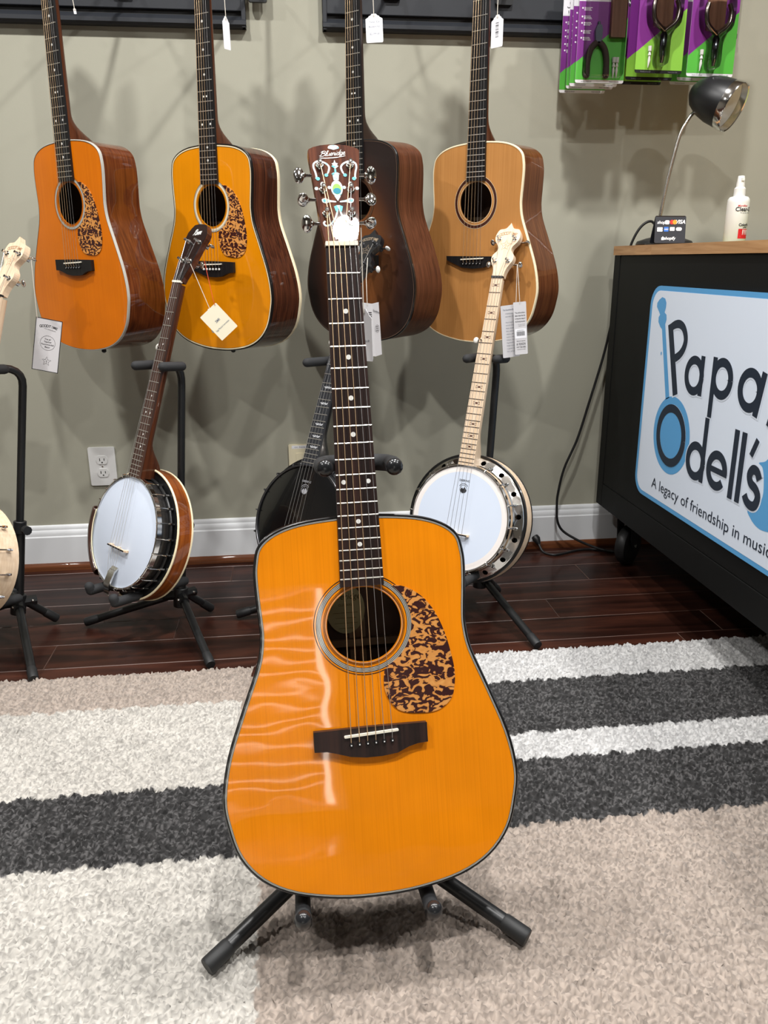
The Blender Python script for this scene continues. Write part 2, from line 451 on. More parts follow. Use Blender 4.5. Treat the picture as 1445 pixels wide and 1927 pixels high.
# window with closed blinds in the wall behind the photographer (mirrored in the varnish)
win = bpy.data.objects.new('window_1', None); COL.objects.link(win); win['kind'] = 'structure'
WX0, WX1, WZ0, WZ1 = -0.85, 0.30, 0.10, 1.16
MB().box(WX0, WX1, Y0 + 0.002, Y0 + 0.006, WZ0, WZ1).build('pane', plain('daylight_pane', (1.0, 0.97, 0.88, 1), 0.3, emit=8.0), win, smooth=0)
for a in ((WX0 - 0.05, WX1 + 0.05, WZ1, WZ1 + 0.05), (WX0 - 0.05, WX1 + 0.05, WZ0 - 0.05, WZ0), (WX0 - 0.05, WX0, WZ0, WZ1), (WX1, WX1 + 0.05, WZ0, WZ1)):
    MB().box(a[0], a[1], Y0 + 0.001, Y0 + 0.03, a[2], a[3]).build('frame', TRIM_WHITE, win, smooth=0)
for k in range(15):
    zc = WZ0 + 0.035 + k * 0.0705
    MB().box(WX0 + 0.004, WX1 - 0.035, -0.002, 0.002, -0.0325, 0.0325, 0, Matrix.Translation((0, Y0 + 0.045, zc)) @ Matrix.Rotation(R(9), 4, 'X')).build('slat', plain('blind_grey', srgb(146, 148, 150), 0.6), win, smooth=0)
# baseboard with a stepped, rounded cap
prof = [(0, 0.0), (0.015, 0.0), (0.015, 0.108), (0.0125, 0.112), (0.0125, 0.118), (0.011, 0.126), (0.0075, 0.131), (0.0075, 0.135), (0.006, 0.142), (0.003, 0.1455), (0, 0.146)]
Tb = Matrix(((0, 0, 1, 0), (-1, 0, 0, 0), (0, 1, 0, 0), (0, 0, 0, 1)))   # profile (depth, height) swept along X
structure('baseboard_back', MB().prism([(d, h) for d, h in prof], X0, X1, 0, Tb), TRIM_WHITE, smooth=30)
SHOE = wood('shoe_moulding_wood', [(0.3, (0.075, 0.024, 0.010, 1)), (0.7, (0.16, 0.055, 0.022, 1))], (4, 90, 90), 0.35, coat=0.3)
q = [(0.015, 0.0)] + [(0.015 + 0.014 * math.cos(t), 0.022 * math.sin(t)) for t in np.linspace(0, math.pi / 2, 7)]
structure('trim_1', MB().prism(q, X0, X1, 0, Tb), SHOE, smooth=30)
# floor: dark slab with single planks laid over the visible part
FLOOR_SLAB = wood('floor_slab_wood', [(0.3, (0.016, 0.005, 0.003, 1)), (0.7, (0.045, 0.013, 0.008, 1))], (3, 60, 60), 0.3, coat=0.3)
floor = structure('floor', MB().box(X0 - 0.1, X1 + 0.1, Y0 - 0.1, 0.1, -0.03, -0.008), FLOOR_SLAB)
PLANK = wood('cherry_plank', [(0.28, (0.009, 0.0032, 0.0022, 1)), (0.5, (0.026, 0.0088, 0.0058, 1)), (0.74, (0.058, 0.0185, 0.0105, 1))], (2.6, 26, 26), 0.38, coat=0.25, detail=6, distort=0.6, per_object=0.38, coat_rough=0.16)
rows = [(-0.06, 0.0), (-0.19, -0.06), (-0.32, -0.19), (-0.45, -0.32), (-0.58, -0.45), (-0.71, -0.58), (-0.84, -0.71), (-0.97, -0.84)]
joints = {0: [-1.1, 0.25, 1.5], 1: [-1.5, -0.2, 0.62, 1.9], 2: [-0.95, 0.03, 0.904, 2.0], 3: [-1.4, -0.531, 0.35, 1.35, 2.3], 4: [-1.2, -0.325, 0.722, 1.7], 5: [-1.6, -0.62, 0.18, 1.13, 2.2], 6: [-1.2, -0.05, 1.0, 1.9], 7: [-0.6, 0.6, 1.6]}
def plank_mesh(x0, x1, y0, y1, t=0.0085, g=0.0005, c=0.0012):
    x0 += g; x1 -= g; y0 += g; y1 -= g
    v = []
    for z, i in ((-t, 0), (-c, 0), (0, c)):
        v += [(x0 + i, y0 + i, z), (x1 - i, y0 + i, z), (x1 - i, y1 - i, z), (x0 + i, y1 - i, z)]
    f = [(8, 9, 10, 11)]
    for k in (0, 4):
        f += [(k + i, k + (i + 1) % 4, k + 4 + (i + 1) % 4, k + 4 + i) for i in range(4)]
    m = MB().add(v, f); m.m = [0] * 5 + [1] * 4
    return m
PLANK_EDGE = plain('plank_edge_glint', (0.10, 0.055, 0.042, 1), 0.4)  # lighter chamfer colour, paints in the glint along the bevelled seams
for k, (ya, yb) in enumerate(rows):
    xs = [X0] + joints[k] + [X1]
    for a, b in zip(xs[:-1], xs[1:]):
        cx, cy = (a + b) / 2, (ya + yb) / 2
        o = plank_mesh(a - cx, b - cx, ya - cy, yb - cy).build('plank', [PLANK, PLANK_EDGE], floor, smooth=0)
        o.location = (cx, cy, 0)

# ------------------------------------------------------------------ patchwork rug with a thick pile
rug = thing('area_rug', 'thick striped area rug in cream, tan and charcoal under the front guitar', 'rug', Matrix.Translation((0.2, -1.8, 0)))
RUGX0, RUGX1, RUGY0, RUGY1 = -1.0, 1.5, -3.28, -0.782
bk = MB().box(RUGX0 - 0.2, RUGX1 - 0.2, RUGY0 + 1.8, RUGY1 + 1.8 - 0.004, 0.0003, 0.005).build('backing', plain('rug_backing', srgb(150, 140, 128), 0.95), rug)
def rug_color(x, y):
    white = np.array(srgb(181, 180, 179)[:3]); cream = np.array(srgb(179, 175, 168)[:3])
    tan = np.array(srgb(154, 142, 132)[:3]); dark = np.array(srgb(46, 45, 45)[:3])
    c = np.empty(x.shape + (3,))
    wob = 0.0035 * np.sin(x * 90) + 0.003 * np.sin(x * 233 + 1.0)
    yy = y + wob; xx = x + 0.003 * np.sin(y * 120) + 0.002 * np.sin(y * 290)
    left = xx < -0.075
    def lay(mask, edges, cols):
        col = np.empty(x.shape + (3,)); col[...] = cols[-1]
        for e, k in reversed(list(zip(edges, cols[:-1]))): col[yy > e] = k
        c[mask] = col[mask]
    lay(left, [-0.94, -1.242, -1.438, -1.95, -2.2], [tan, cream, dark, cream, tan, cream])
    lay(~left, [-0.932, -1.146, -1.235, -1.422, -2.0, -2.2], [white, dark, white, dark, tan, white, dark])
    return c
def pile(x0, x1, y0, y1, step, h):
    nx = int((x1 - x0) / step) + 1; ny = int((y1 - y0) / step) + 1
    gx, gy = np.meshgrid(np.linspace(x0, x1, nx), np.linspace(y0, y1, ny))
    jx = gx + rng.uniform(-0.45, 0.45, gx.shape) * step; jy = gy + rng.uniform(-0.45, 0.45, gx.shape) * step
    n1 = rng.random(gx.shape)
    k = 1 + (rng.random((ny // 4 + 2, nx // 4 + 2)).repeat(4, 0).repeat(4, 1)[:ny, :nx] - 0.5) * 0.5
    z = 0.006 + h * (0.15 + 0.85 * n1 ** 0.8) * k
    for edge in (0, -1):
        z[edge, :] = 0.004; z[:, edge] = 0.004
    jy[-2:, :] += rng.uniform(-0.004, 0.004, (2, nx))
    col = rug_color(jx, jy)
    dk = col.mean(-1) < 0.12
    s = np.where(dk, rng.choice([0.35, 0.7, 1.0, 3.2], p=[.3, .3, .22, .18], size=gx.shape), rng.uniform(0.52, 1.22, gx.shape))
    col = np.clip(col * s[..., None], 0, 1)
    v = np.stack([jx - 0.2, jy + 1.8, z], -1).reshape(-1, 3)
    idx = np.arange(nx * ny).reshape(ny, nx)
    quads = np.stack([idx[:-1, :-1], idx[:-1, 1:], idx[1:, 1:], idx[1:, :-1]], -1).reshape(-1, 4)
    me = bpy.data.meshes.new('pile')
    me.vertices.add(len(v)); me.vertices.foreach_set('co', v.ravel().astype(np.float32))
    me.loops.add(quads.size); me.loops.foreach_set('vertex_index', quads.ravel().astype(np.int32))
    me.polygons.add(len(quads)); me.polygons.foreach_set('loop_start', (np.arange(len(quads)) * 4).astype(np.int32))
    me.update(calc_edges=True); me.validate()
    a = me.color_attributes.new('yarn', 'FLOAT_COLOR', 'POINT')
    a.data.foreach_set('color', np.concatenate([col.reshape(-1, 3), np.ones((nx * ny, 1))], 1).ravel().astype(np.float32))
    me.shade_smooth()
    return me
m, nt, b = base_mat('rug_yarn')
at = nt.nodes.new('ShaderNodeVertexColor'); at.layer_name = 'yarn'
nt.links.new(at.outputs[0], b.inputs['Base Color'])
b.inputs['Roughness'].default_value = 0.9; b.inputs['Specular IOR Level'].default_value = 0.15
b.inputs['Sheen Weight'].default_value = 0.25
pm = pile(-1.0, 1.5, -2.15, RUGY1, 0.0035, 0.0110); pm.materials.append(m)
po = bpy.data.objects.new('pile', pm); COL.objects.link(po); po.parent = rug; po['kind'] = 'stuff'
pm2 = pile(-1.0, 1.5, -3.28, -2.15, 0.02, 0.0075); pm2.materials.append(m)
po2 = bpy.data.objects.new('pile', pm2); COL.objects.link(po2); po2.parent = rug; po2['kind'] = 'stuff'
# ------------------------------------------------------------------ acoustic guitars
HALF = [(0, -0.004), (0.054, -0.001), (0.112, 0.0115), (0.154, 0.034), (0.182, 0.068), (0.195, 0.110), (0.199, 0.148), (0.1888, 0.202), (0.165, 0.266), (0.1445, 0.318), (0.1385, 0.350), (0.1385, 0.372), (0.1405, 0.400), (0.142, 0.432), (0.1405, 0.453), (0.134, 0.475), (0.113, 0.492), (0.0785, 0.503), (0.03, 0.508), (0, 0.508)]
_right = catmull([(-0.054, -0.001)] + HALF + [(-0.03, 0.508)], 4)[4:-4]
OUT = _right + [(-x, y) for x, y in _right[-2:0:-1]]
HOLE = (0.0, 0.362); HOLE_R = 0.05
def offset_loop(loop, d):
    n = len(loop); out = []
    for i in range(n):
        a = Vector(loop[i - 1]); b = Vector(loop[(i + 1) % n]); t = (b - a).normalized()
        nrm = Vector((-t.y, t.x))           # loop runs counter-clockwise: this points inward
        out.append((loop[i][0] + nrm.x * d, loop[i][1] + nrm.y * d))
    return out
def sweep_loop(mb, loop, prof, mat=0, zf=None):
    """profile [(inset, z)] open strip swept around a closed outline"""
    rings = [(offset_loop(loop, i), z) for i, z in prof]
    n = len(loop); v = []; f = []
    for lp, z in rings:
        v += [(x, y, (z if zf is None else zf(y, z))) for x, y in lp]
    for j in range(len(rings) - 1):
        for i in range(n):
            f.append((j * n + i, j * n + (i + 1) % n, (j + 1) * n + (i + 1) % n, (j + 1) * n + i))
    mb.add(v, f, mat)
NUT = 0.866; SCALE = 0.645
def fret_y(n): return NUT - SCALE * (1 - 2 ** (-n / 12))
def fb_half(y): return 0.0215 + (NUT - y) * 0.0171
PICK = [(0.0393, 0.4121), (0.0518, 0.4105), (0.0666, 0.4041), (0.0839, 0.3902), (0.0979, 0.3697), (0.1085, 0.3433), (0.1154, 0.3157), (0.1192, 0.2913), (0.1184, 0.2733), (0.114, 0.2556), (0.1025, 0.2431), (0.0869, 0.2371), (0.0656, 0.2373), (0.0476, 0.2402), (0.0345, 0.248), (0.0249, 0.2638), (0.0217, 0.279), (0.0233, 0.2967), (0.0274, 0.3047)]
def depth(y): return 0.122 - 0.022 * (y / 0.508)
def guitar(label, M, top, side, neckmat, bind, purf, rosette, pickguard, pins, dots, board, bridge_kind='belly', group=None, binding_w=0.0028, front=False, back_bind=None):
    g = thing('acoustic_guitar', label, 'guitar', M, group)
    n = len(OUT)
    # soundboard with the sound hole cut out
    ang = [math.atan2(y - HOLE[1], x - HOLE[0]) for x, y in OUT]
    circ = [(HOLE[0] + HOLE_R * math.cos(a), HOLE[1] + HOLE_R * math.sin(a)) for a in ang]
    mb = MB()
    inner = offset_loop(OUT, 0.0006)
    v = [(x, y, 0) for x, y in inner] + [(x, y, 0) for x, y in circ] + [(x, y, -0.003) for x, y in circ]
    f = [(i, (i + 1) % n, n + (i + 1) % n, n + i) for i in range(n)] + [(n + i, n + (i + 1) % n, 2 * n + (i + 1) % n, 2 * n + i) for i in range(n)]
    mb.add(v, f)
    mb.build('soundboard', top, g, smooth=30)
    # sides and back: inner and outer skins
    mb = MB()
    zb = lambda y, z: z if z > -0.05 else -depth(y) + (z + 0.2)
    sweep_loop(mb, OUT, [(0.0, -0.0005), (0.0, -0.203 + 0.003), (0.0035, -0.2035)], 0, zb)
    mb.add([(x, y, -depth(y) - 0.0035) for x, y in offset_loop(OUT, 0.0035)], [tuple(range(n))[::-1]])
    mb.build('sides_and_back', side, g, smooth=40)
    mb = MB()
    sweep_loop(mb, OUT, [(0.003, -0.003), (0.003, -0.197)], 0, zb)
    mb.add([(x, y, -depth(y) + 0.003) for x, y in offset_loop(OUT, 0.003)], [tuple(range(n))])
    mb.build('inner_lining', INSIDE, g, smooth=40)
    mb = MB(); sweep_loop(mb, OUT, [(0.0, -0.0065), (-0.0007, -0.0062), (-0.0007, -0.0008), (0.0006, 0.0007), (binding_w, 0.0007), (binding_w, -0.0003)])
    mb.build('binding', bind, g, smooth=40)
    if back_bind is not None:
        mb = MB(); sweep_loop(mb, OUT, [(0.0, -0.191), (-0.0007, -0.192), (-0.0007, -0.2), (0.001, -0.2035)], 0, zb)
        mb.build('back_binding', back_bind, g, smooth=40)
    if purf:
        mb = MB(); w0 = binding_w
        for w, k in purf[0]:
            lo = offset_loop(OUT, w0); hi = offset_loop(OUT, w0 + w)
            mb.add([(x, y, 0.0005) for x, y in lo] + [(x, y, 0.0005) for x, y in hi], [(i, (i + 1) % n, n + (i + 1) % n, n + i) for i in range(n)], k)
            w0 += w
        mb.build('purfling', purf[1], g, smooth=0)
    mb = MB()
    for r0, r1, k in rosette[0]: mb.ring(r0, r1, 0.0005, k, 72, c=HOLE)
    mb.build('rosette', rosette[1], g, smooth=0)
    # bracing and paper label seen through the hole
    mb = MB(); mb.box(-0.128, 0.128, 0.318, 0.328, -depth(0.32) + 0.003, -depth(0.32) + 0.018); mb.box(-0.012, 0.012, 0.05, 0.49, -depth(0.3) + 0.003, -depth(0.3) + 0.0055)
    mb.build('back_brace', plain('brace_wood', (0.33, 0.22, 0.13, 1), 0.7), g, smooth=0)
    if front:
        lb = MB().disc(0.0285, -depth(0.37) + 0.0068, 0, 36, c=(-0.016, 0.372), ry=0.036).build('paper_label', LABEL_PAPER, g, smooth=0)
        mb = MB(); zt = -depth(0.37) + 0.0072
        mb.text('Blueridge', 0.012, -0.016, 0.386, zt, shear=0.25); mb.text('GUITARS', 0.005, -0.016, 0.376, zt)
        for i, w in enumerate((0.036, 0.03, 0.034, 0.022)): mb.box(-0.016 - w / 2, -0.016 + w / 2, 0.366 - i * 0.0075, 0.3665 - i * 0.0075, zt - 0.0001, zt)
        mb.build('lettering', plain('label_ink', srgb(96, 84, 56), 0.8), lb, smooth=0)
    # pickguard
    if pickguard:
        a0 = math.atan2(0.3047 - HOLE[1], 0.0274); a1 = math.atan2(0.4121 - HOLE[1], 0.0393)
        arc = [(HOLE[0] + 0.0640 * math.cos(a), HOLE[1] + 0.0640 * math.sin(a)) for a in np.linspace(a0, a1, 16)]
        pl = catmull(PICK, 3) + arc[1:-1]
        MB().prism(pl, 0.0003, 0.0016).build('pickguard', TORTOISE, g, smooth=0)
    # bridge
    if bridge_kind == 'belly':
        bp = [(-0.0765, 0.2258), (0.0, 0.2265), (0.0757, 0.2256), (0.0757, 0.1992), (0.062, 0.1985), (0.050, 0.1955), (0.034, 0.1885), (0.013, 0.1862), (-0.008, 0.1862), (-0.029, 0.1890), (-0.046, 0.1945), (-0.060, 0.1985), (-0.0765, 0.1992)]
    else:
        bp = [(-0.086, 0.2250), (0.0, 0.2250), (0.086, 0.2250), (0.084, 0.214), (0.062, 0.206), (0.034, 0.1955), (0.0, 0.1925), (-0.034, 0.1955), (-0.062, 0.206), (-0.084, 0.214)]
    br = MB().prism(bp, 0.0, 0.0085).build('bridge', EBONY if not front else ROSEWOOD, g, smooth=0, bevel=0.0014)
    Ts = Matrix.Translation((0, 0.2182, 0)) @ Matrix.Rotation(0.046, 4, 'Z')
    MB().prism(rrect(-0.0365, 0.0365, -0.0015, 0.0015, 0.0014, 3), 0.008, 0.0122, 0, Ts).build('saddle', BONE, br)
    sx = [-0.0276 + 0.01102 * i for i in range(6)]
    pin_mat = PEARL_DOT if pins == 'white' else EBONY
    pin_mesh = None
    for x in sx:
        if pin_mesh is None:
            mb = MB().lathe([(0.0001, 0.0042), (0.0018, 0.0040), (0.0027, 0.0028), (0.0029, 0.0012), (0.0021, 0.0)], 12)
            mb.disc(0.0010, 0.00425, 1, 10)
            o = mb.build('bridge_pin', [pin_mat, PEARL_DOT], br); pin_mesh = o.data
        else:
            o = bpy.data.objects.new('bridge_pin', pin_mesh); COL.objects.link(o); o.parent = br
        o.location = (x, 0.2058 + 0.0007 * (x / 0.0276), 0.0083)
    # neck with heel
    ys = list(np.linspace(0.860, 0.60, 12)) + list(np.linspace(0.585, 0.506, 12))
    v = []; f = []; K = 13
    for y in ys:
        e = max(0.0, min(1.0, (0.575 - y) / 0.067)) ; e = e * e * (3 - 2 * e) * e
        t = 0.0175 + 0.004 * (0.86 - y) / 0.3 + e * 0.072
        w = fb_half(y) - 0.0004
        for k in range(K):
            th = math.pi * k / (K - 1)
            c = math.cos(th)
            ww = w * (1 - 0.45 * e * math.sin(th) ** 1.5)
            v.append((ww * c, y, -t * math.sin(th) ** 0.8))
    for j in range(len(ys) - 1):
        for k in range(K - 1): f.append((j * K + k, (j + 1) * K + k, (j + 1) * K + k + 1, j * K + k + 1))
        f.append((j * K + K - 1, (j + 1) * K + K - 1, (j + 1) * K, j * K))
    f.append(tuple(range((len(ys) - 1) * K, len(ys) * K))); f.append(tuple(range(K))[::-1])
    MB().add(v, f).build('neck', neckmat, g, smooth=50)
    ye = NUT - 0.452
    fb = MB().prism([(-fb_half(NUT), NUT), (-fb_half(ye), ye), (fb_half(ye), ye), (fb_half(NUT), NUT)], 0.0002, 0.006).build('fretboard', board, g, smooth=0, bevel=0.0006)
    for k in range(1, 21):
        y = fret_y(k); w = fb_half(y) - 0.0003
        T = Matrix.Translation((0, y, 0.006))
        MB().prism([(-0.0011, 0.0), (0.0011, 0.0), (0.0008, 0.0008), (0.0, 0.0011), (-0.0008, 0.0008)], -w, w, 0, T @ Matrix(((0, 0, 1, 0), (1, 0, 0, 0), (0, 1, 0, 0), (0, 0, 0, 1)))).build('fret', FRET_METAL, fb, smooth=30)
    for k, xs, r in dots:
        y = (fret_y(k) + fret_y(k - 1)) / 2
        for x in xs:
            MB().lathe([(0.00001, 0.0063), (r, 0.0063), (r, 0.0058)], 20 if front else 8, 0, Matrix.Translation((x, y, 0)), caps=False).build('fret_marker', PEARL_DOT, fb, smooth=0)
    MB().prism(rrect(-0.0216, 0.0216, NUT, NUT + 0.0058, 0.001, 2), 0.0003, 0.0086).build('nut', BONE, g, smooth=0, bevel=0.0006)
    # headstock, tilted back
    TH = Matrix.Translation((0, NUT + 0.0045, 0.0058)) @ Matrix.Rotation(R(-14), 4, 'X')
    hp = [(-0.0215, 0.0), (-0.0262, 0.030), (-0.0290, 0.0677), (-0.0318, 0.1003), (-0.0346, 0.1308), (-0.0352, 0.1408), (-0.0338, 0.1432), (-0.028, 0.1462), (-0.018, 0.1490), (-0.006, 0.1504), (0.006, 0.1504), (0.018, 0.1490), (0.028, 0.1462), (0.0338, 0.1432), (0.0352, 0.1408), (0.0346, 0.1308), (0.0318, 0.1003), (0.0290, 0.0677), (0.0262, 0.030), (0.0215, 0.0)]
    hs = MB().prism(hp[::-1], -0.0145, -0.0018, 1).prism([(x * 0.995, y) for x, y in hp][::-1], -0.0018, 0.0).build('headstock', [HEAD_ROSEWOOD if front else EBONY, neckmat], g, smooth=0, bevel=0.0006)
    hs.matrix_local = TH
    posts = [(0.0207, 0.1165), (0.0186, 0.0790), (0.0168, 0.0425)]
    post_of = []
    for s in (-1, 1):
        for j, (px, py) in enumerate(posts):
            mb = MB()
            Tp = Matrix.Translation((s * px, py, 0))
            mb.lathe([(0.0056, 0.0), (0.0056, 0.0012), (0.0044, 0.0022), (0.0034, 0.0024), (0.0032, 0.0070), (0.0025, 0.0085), (0.0030, 0.0105), (0.0026, 0.0128), (0.0001, 0.0132)], 12, 0, Tp)
            xe = 0.0262 + (py - 0.03) * 0.084
            mb.tube([(s * (xe - 0.006), py - 0.0085, -0.0085), (s * (xe + 0.010), py - 0.0085, -0.0085)], 0.0021, 8)
            mb.box(s * px - 0.007, s * px + 0.007, py - 0.014, py + 0.008, -0.0195, -0.0145)
            tn = mb.build('tuner', CHROME, g, smooth=40); tn.matrix_local = TH
            b = MB().ellipsoid((0, 0, 0), (0.0076, 0.0118, 0.0042), 16, 8).ellipsoid((-s * 0.0064, 0, 0), (0.0038, 0.0042, 0.0034), 10, 6).build('button', CHROME, tn, smooth=60)
            twist = ((0.15, 1.35, 0.7), (0.55, -0.25, 1.5))[(s + 1) // 2][j]
            b.matrix_local = Matrix.Translation((s * (xe + 0.0160), py - 0.0085, -0.0085)) @ Matrix.Rotation(twist, 4, 'X')
            post_of.append(TH @ Vector((s * px, py, 0.0085)))
    order = [2, 1, 0, 3, 4, 5]     # bass E,A,D left (bottom to top); G,B,E right (top to bottom)
    nx = [-0.0172 + 0.00688 * i for i in range(6)]
    for i in range(6):
        r = (0.00062, 0.00056, 0.0005, 0.00046, 0.00038, 0.00036)[i]
        MB().tube([(sx[i], 0.2062, 0.0095), (sx[i], 0.2185 + 0.0007 * (sx[i] / 0.0276), 0.0126), (nx[i], NUT + 0.003, 0.0092), tuple(post_of[order[i]])], r, 6).build('string', BRONZE if i < 4 else STEEL_STRING, g, smooth=60)
    MB().lathe([(0.0045, 0.0), (0.006, 0.004), (0.0065, 0.010), (0.003, 0.013), (0.0001, 0.0135)], 12, 0, Matrix.Translation((0, -0.003, -0.06)) @ Matrix.Rotation(R(90), 4, 'X')).build('strap_pin', EBONY, g)
    return g, hs
ROS_MAIN = ([(0.0512, 0.0517, 1), (0.0527, 0.0536, 0), (0.0545, 0.0551, 0), (0.0580, 0.0588, 0), (0.0588, 0.0600, 1), (0.0600, 0.0607, 0), (0.0607, 0.0619, 1), (0.0619, 0.0626, 0), (0.0626, 0.0638, 1), (0.0638, 0.0646, 0), (0.0668, 0.0678, 0)], [BLACK_LINE, GREY_PURFLING])
MAIN_POSE = (0.0959, -1.6848, 0.1382, 0.0259, 0.2966, 0.0136)
MAIN_DOTS = [(3, [0], 0.0033), (5, [0], 0.0033), (7, [0], 0.0033), (9, [0], 0.0033), (12, [-0.0165, 0.0165], 0.0031), (15, [0], 0.0031), (17, [0], 0.0031)]
main, main_head = guitar('large amber-topped acoustic guitar standing on the rug in front', pose(*MAIN_POSE), SPRUCE_AMBER, ROSEWOOD_SIDE, NECK_MAHOGANY, BLACK_LINE,
    ([(0.0010, 1), (0.0004, 0), (0.0006, 1), (0.0004, 0)], [BLACK_LINE, GREY_PURFLING]), ROS_MAIN, True, 'black', MAIN_DOTS, ROSEWOOD, front=True)

# pearl inlay of the front headstock (flat pieces let into the face)
def inlay(mb, pts, mat=0, z=0.00035): mb.flat(pts, z, mat)
mb = MB(); Z = 0.0004
fan = catmull([(-0.0075, 0.1440), (-0.006, 0.1480), (0.0, 0.1492), (0.006, 0.1480), (0.0075, 0.1440), (0.003, 0.1425), (0.0, 0.1415), (-0.003, 0.1425)], 3, True); mb.flat(fan, Z)
for s in (-1, 1):
    mb.ribbon(catmull([(s * 0.0275, 0.0965), (s * 0.0262, 0.099), (s * 0.0272, 0.1065), (s * 0.0292, 0.1145), (s * 0.0280, 0.1205), (s * 0.0215, 0.1240), (s * 0.0125, 0.1205), (s * 0.0082, 0.1150), (s * 0.0090, 0.1090), (s * 0.0112, 0.1035)], 4), [0.0014] + [0.0026] * 34 + [0.0016] * 2, Z)
    mb.disc(0.0027, Z + 0.0001, 1, 14, c=(s * 0.0245, 0.0965)); mb.disc(0.0026, Z + 0.0001, 1, 14, c=(s * 0.0128, 0.1020))
    mb.disc(0.0026, Z, 0, 12, c=(s * 0.0275, 0.0815)); mb.disc(0.0026, Z, 0, 12, c=(s * 0.0100, 0.0830)); mb.disc(0.0030, Z, 0, 12, c=(s * 0.0188, 0.0880), ry=0.0038)
    mb.flat(catmull([(s * 0.0205, 0.0605), (s * 0.0215, 0.0650), (s * 0.0165, 0.0668), (s * 0.0110, 0.0640), (s * 0.0030, 0.0622), (s * 0.0030, 0.0602), (s * 0.0110, 0.0605), (s * 0.0160, 0.0588)][::s], 3, True), Z, 0)
    mb.disc(0.0022, Z + 0.0001, 1, 12, c=(s * 0.0180, 0.0628))
    mb.ribbon(catmull([(s * 0.0012, 0.0560), (s * 0.0020, 0.0470), (s * 0.0052, 0.0370), (s * 0.0120, 0.0275), (s * 0.0185, 0.0250), (s * 0.0215, 0.0290), (s * 0.0190, 0.0320)], 4), 0.0026, Z)
    mb.flat([(s * 0.0015, 0.0560), (s * 0.0060, 0.0540), (s * 0.0045, 0.0480), (s * 0.0020, 0.0440)][::s], Z + 0.0001, 1)
    mb.flat([(s * 0.0, 0.1115), (s * 0.0020, 0.1135), (s * 0.0050, 0.1160), (s * 0.0030, 0.1175), (s * 0.0042, 0.1205), (s * 0.0016, 0.1210), (s * 0.0, 0.1260)][::s], Z)
mb.box(-0.0012, 0.0012, 0.1060, 0.1115, Z - 0.0002, Z, 1)
mb.flat([(-0.0062, 0.1035), (0.0062, 0.1035), (0.0030, 0.1062), (-0.0030, 0.1062)], Z)
mb.flat([(-0.0034, 0.0940), (0.0034, 0.0940), (0.0045, 0.1030), (-0.0045, 0.1030)], Z)
mb.disc(0.0080, Z, 0, 26, c=(0, 0.0815), ry=0.0125); mb.disc(0.0058, Z + 0.00012, 2, 26, c=(0, 0.0805), ry=0.0082); mb.disc(0.0053, Z + 0.0002, 3, 22, c=(0, 0.0775), ry=0.0046)
mb.flat([(-0.0045, 0.0700), (0.0, 0.0620), (0.0045, 0.0700)], Z)
mb.build('inlay', [PEARL, plain('abalone_blue', srgb(110, 190, 200), 0.5, spec=0.15), plain('abalone_green', srgb(140, 200, 86), 0.5, spec=0.15), plain('abalone_teal', srgb(36, 128, 148), 0.5, spec=0.15)], main_head, smooth=0)
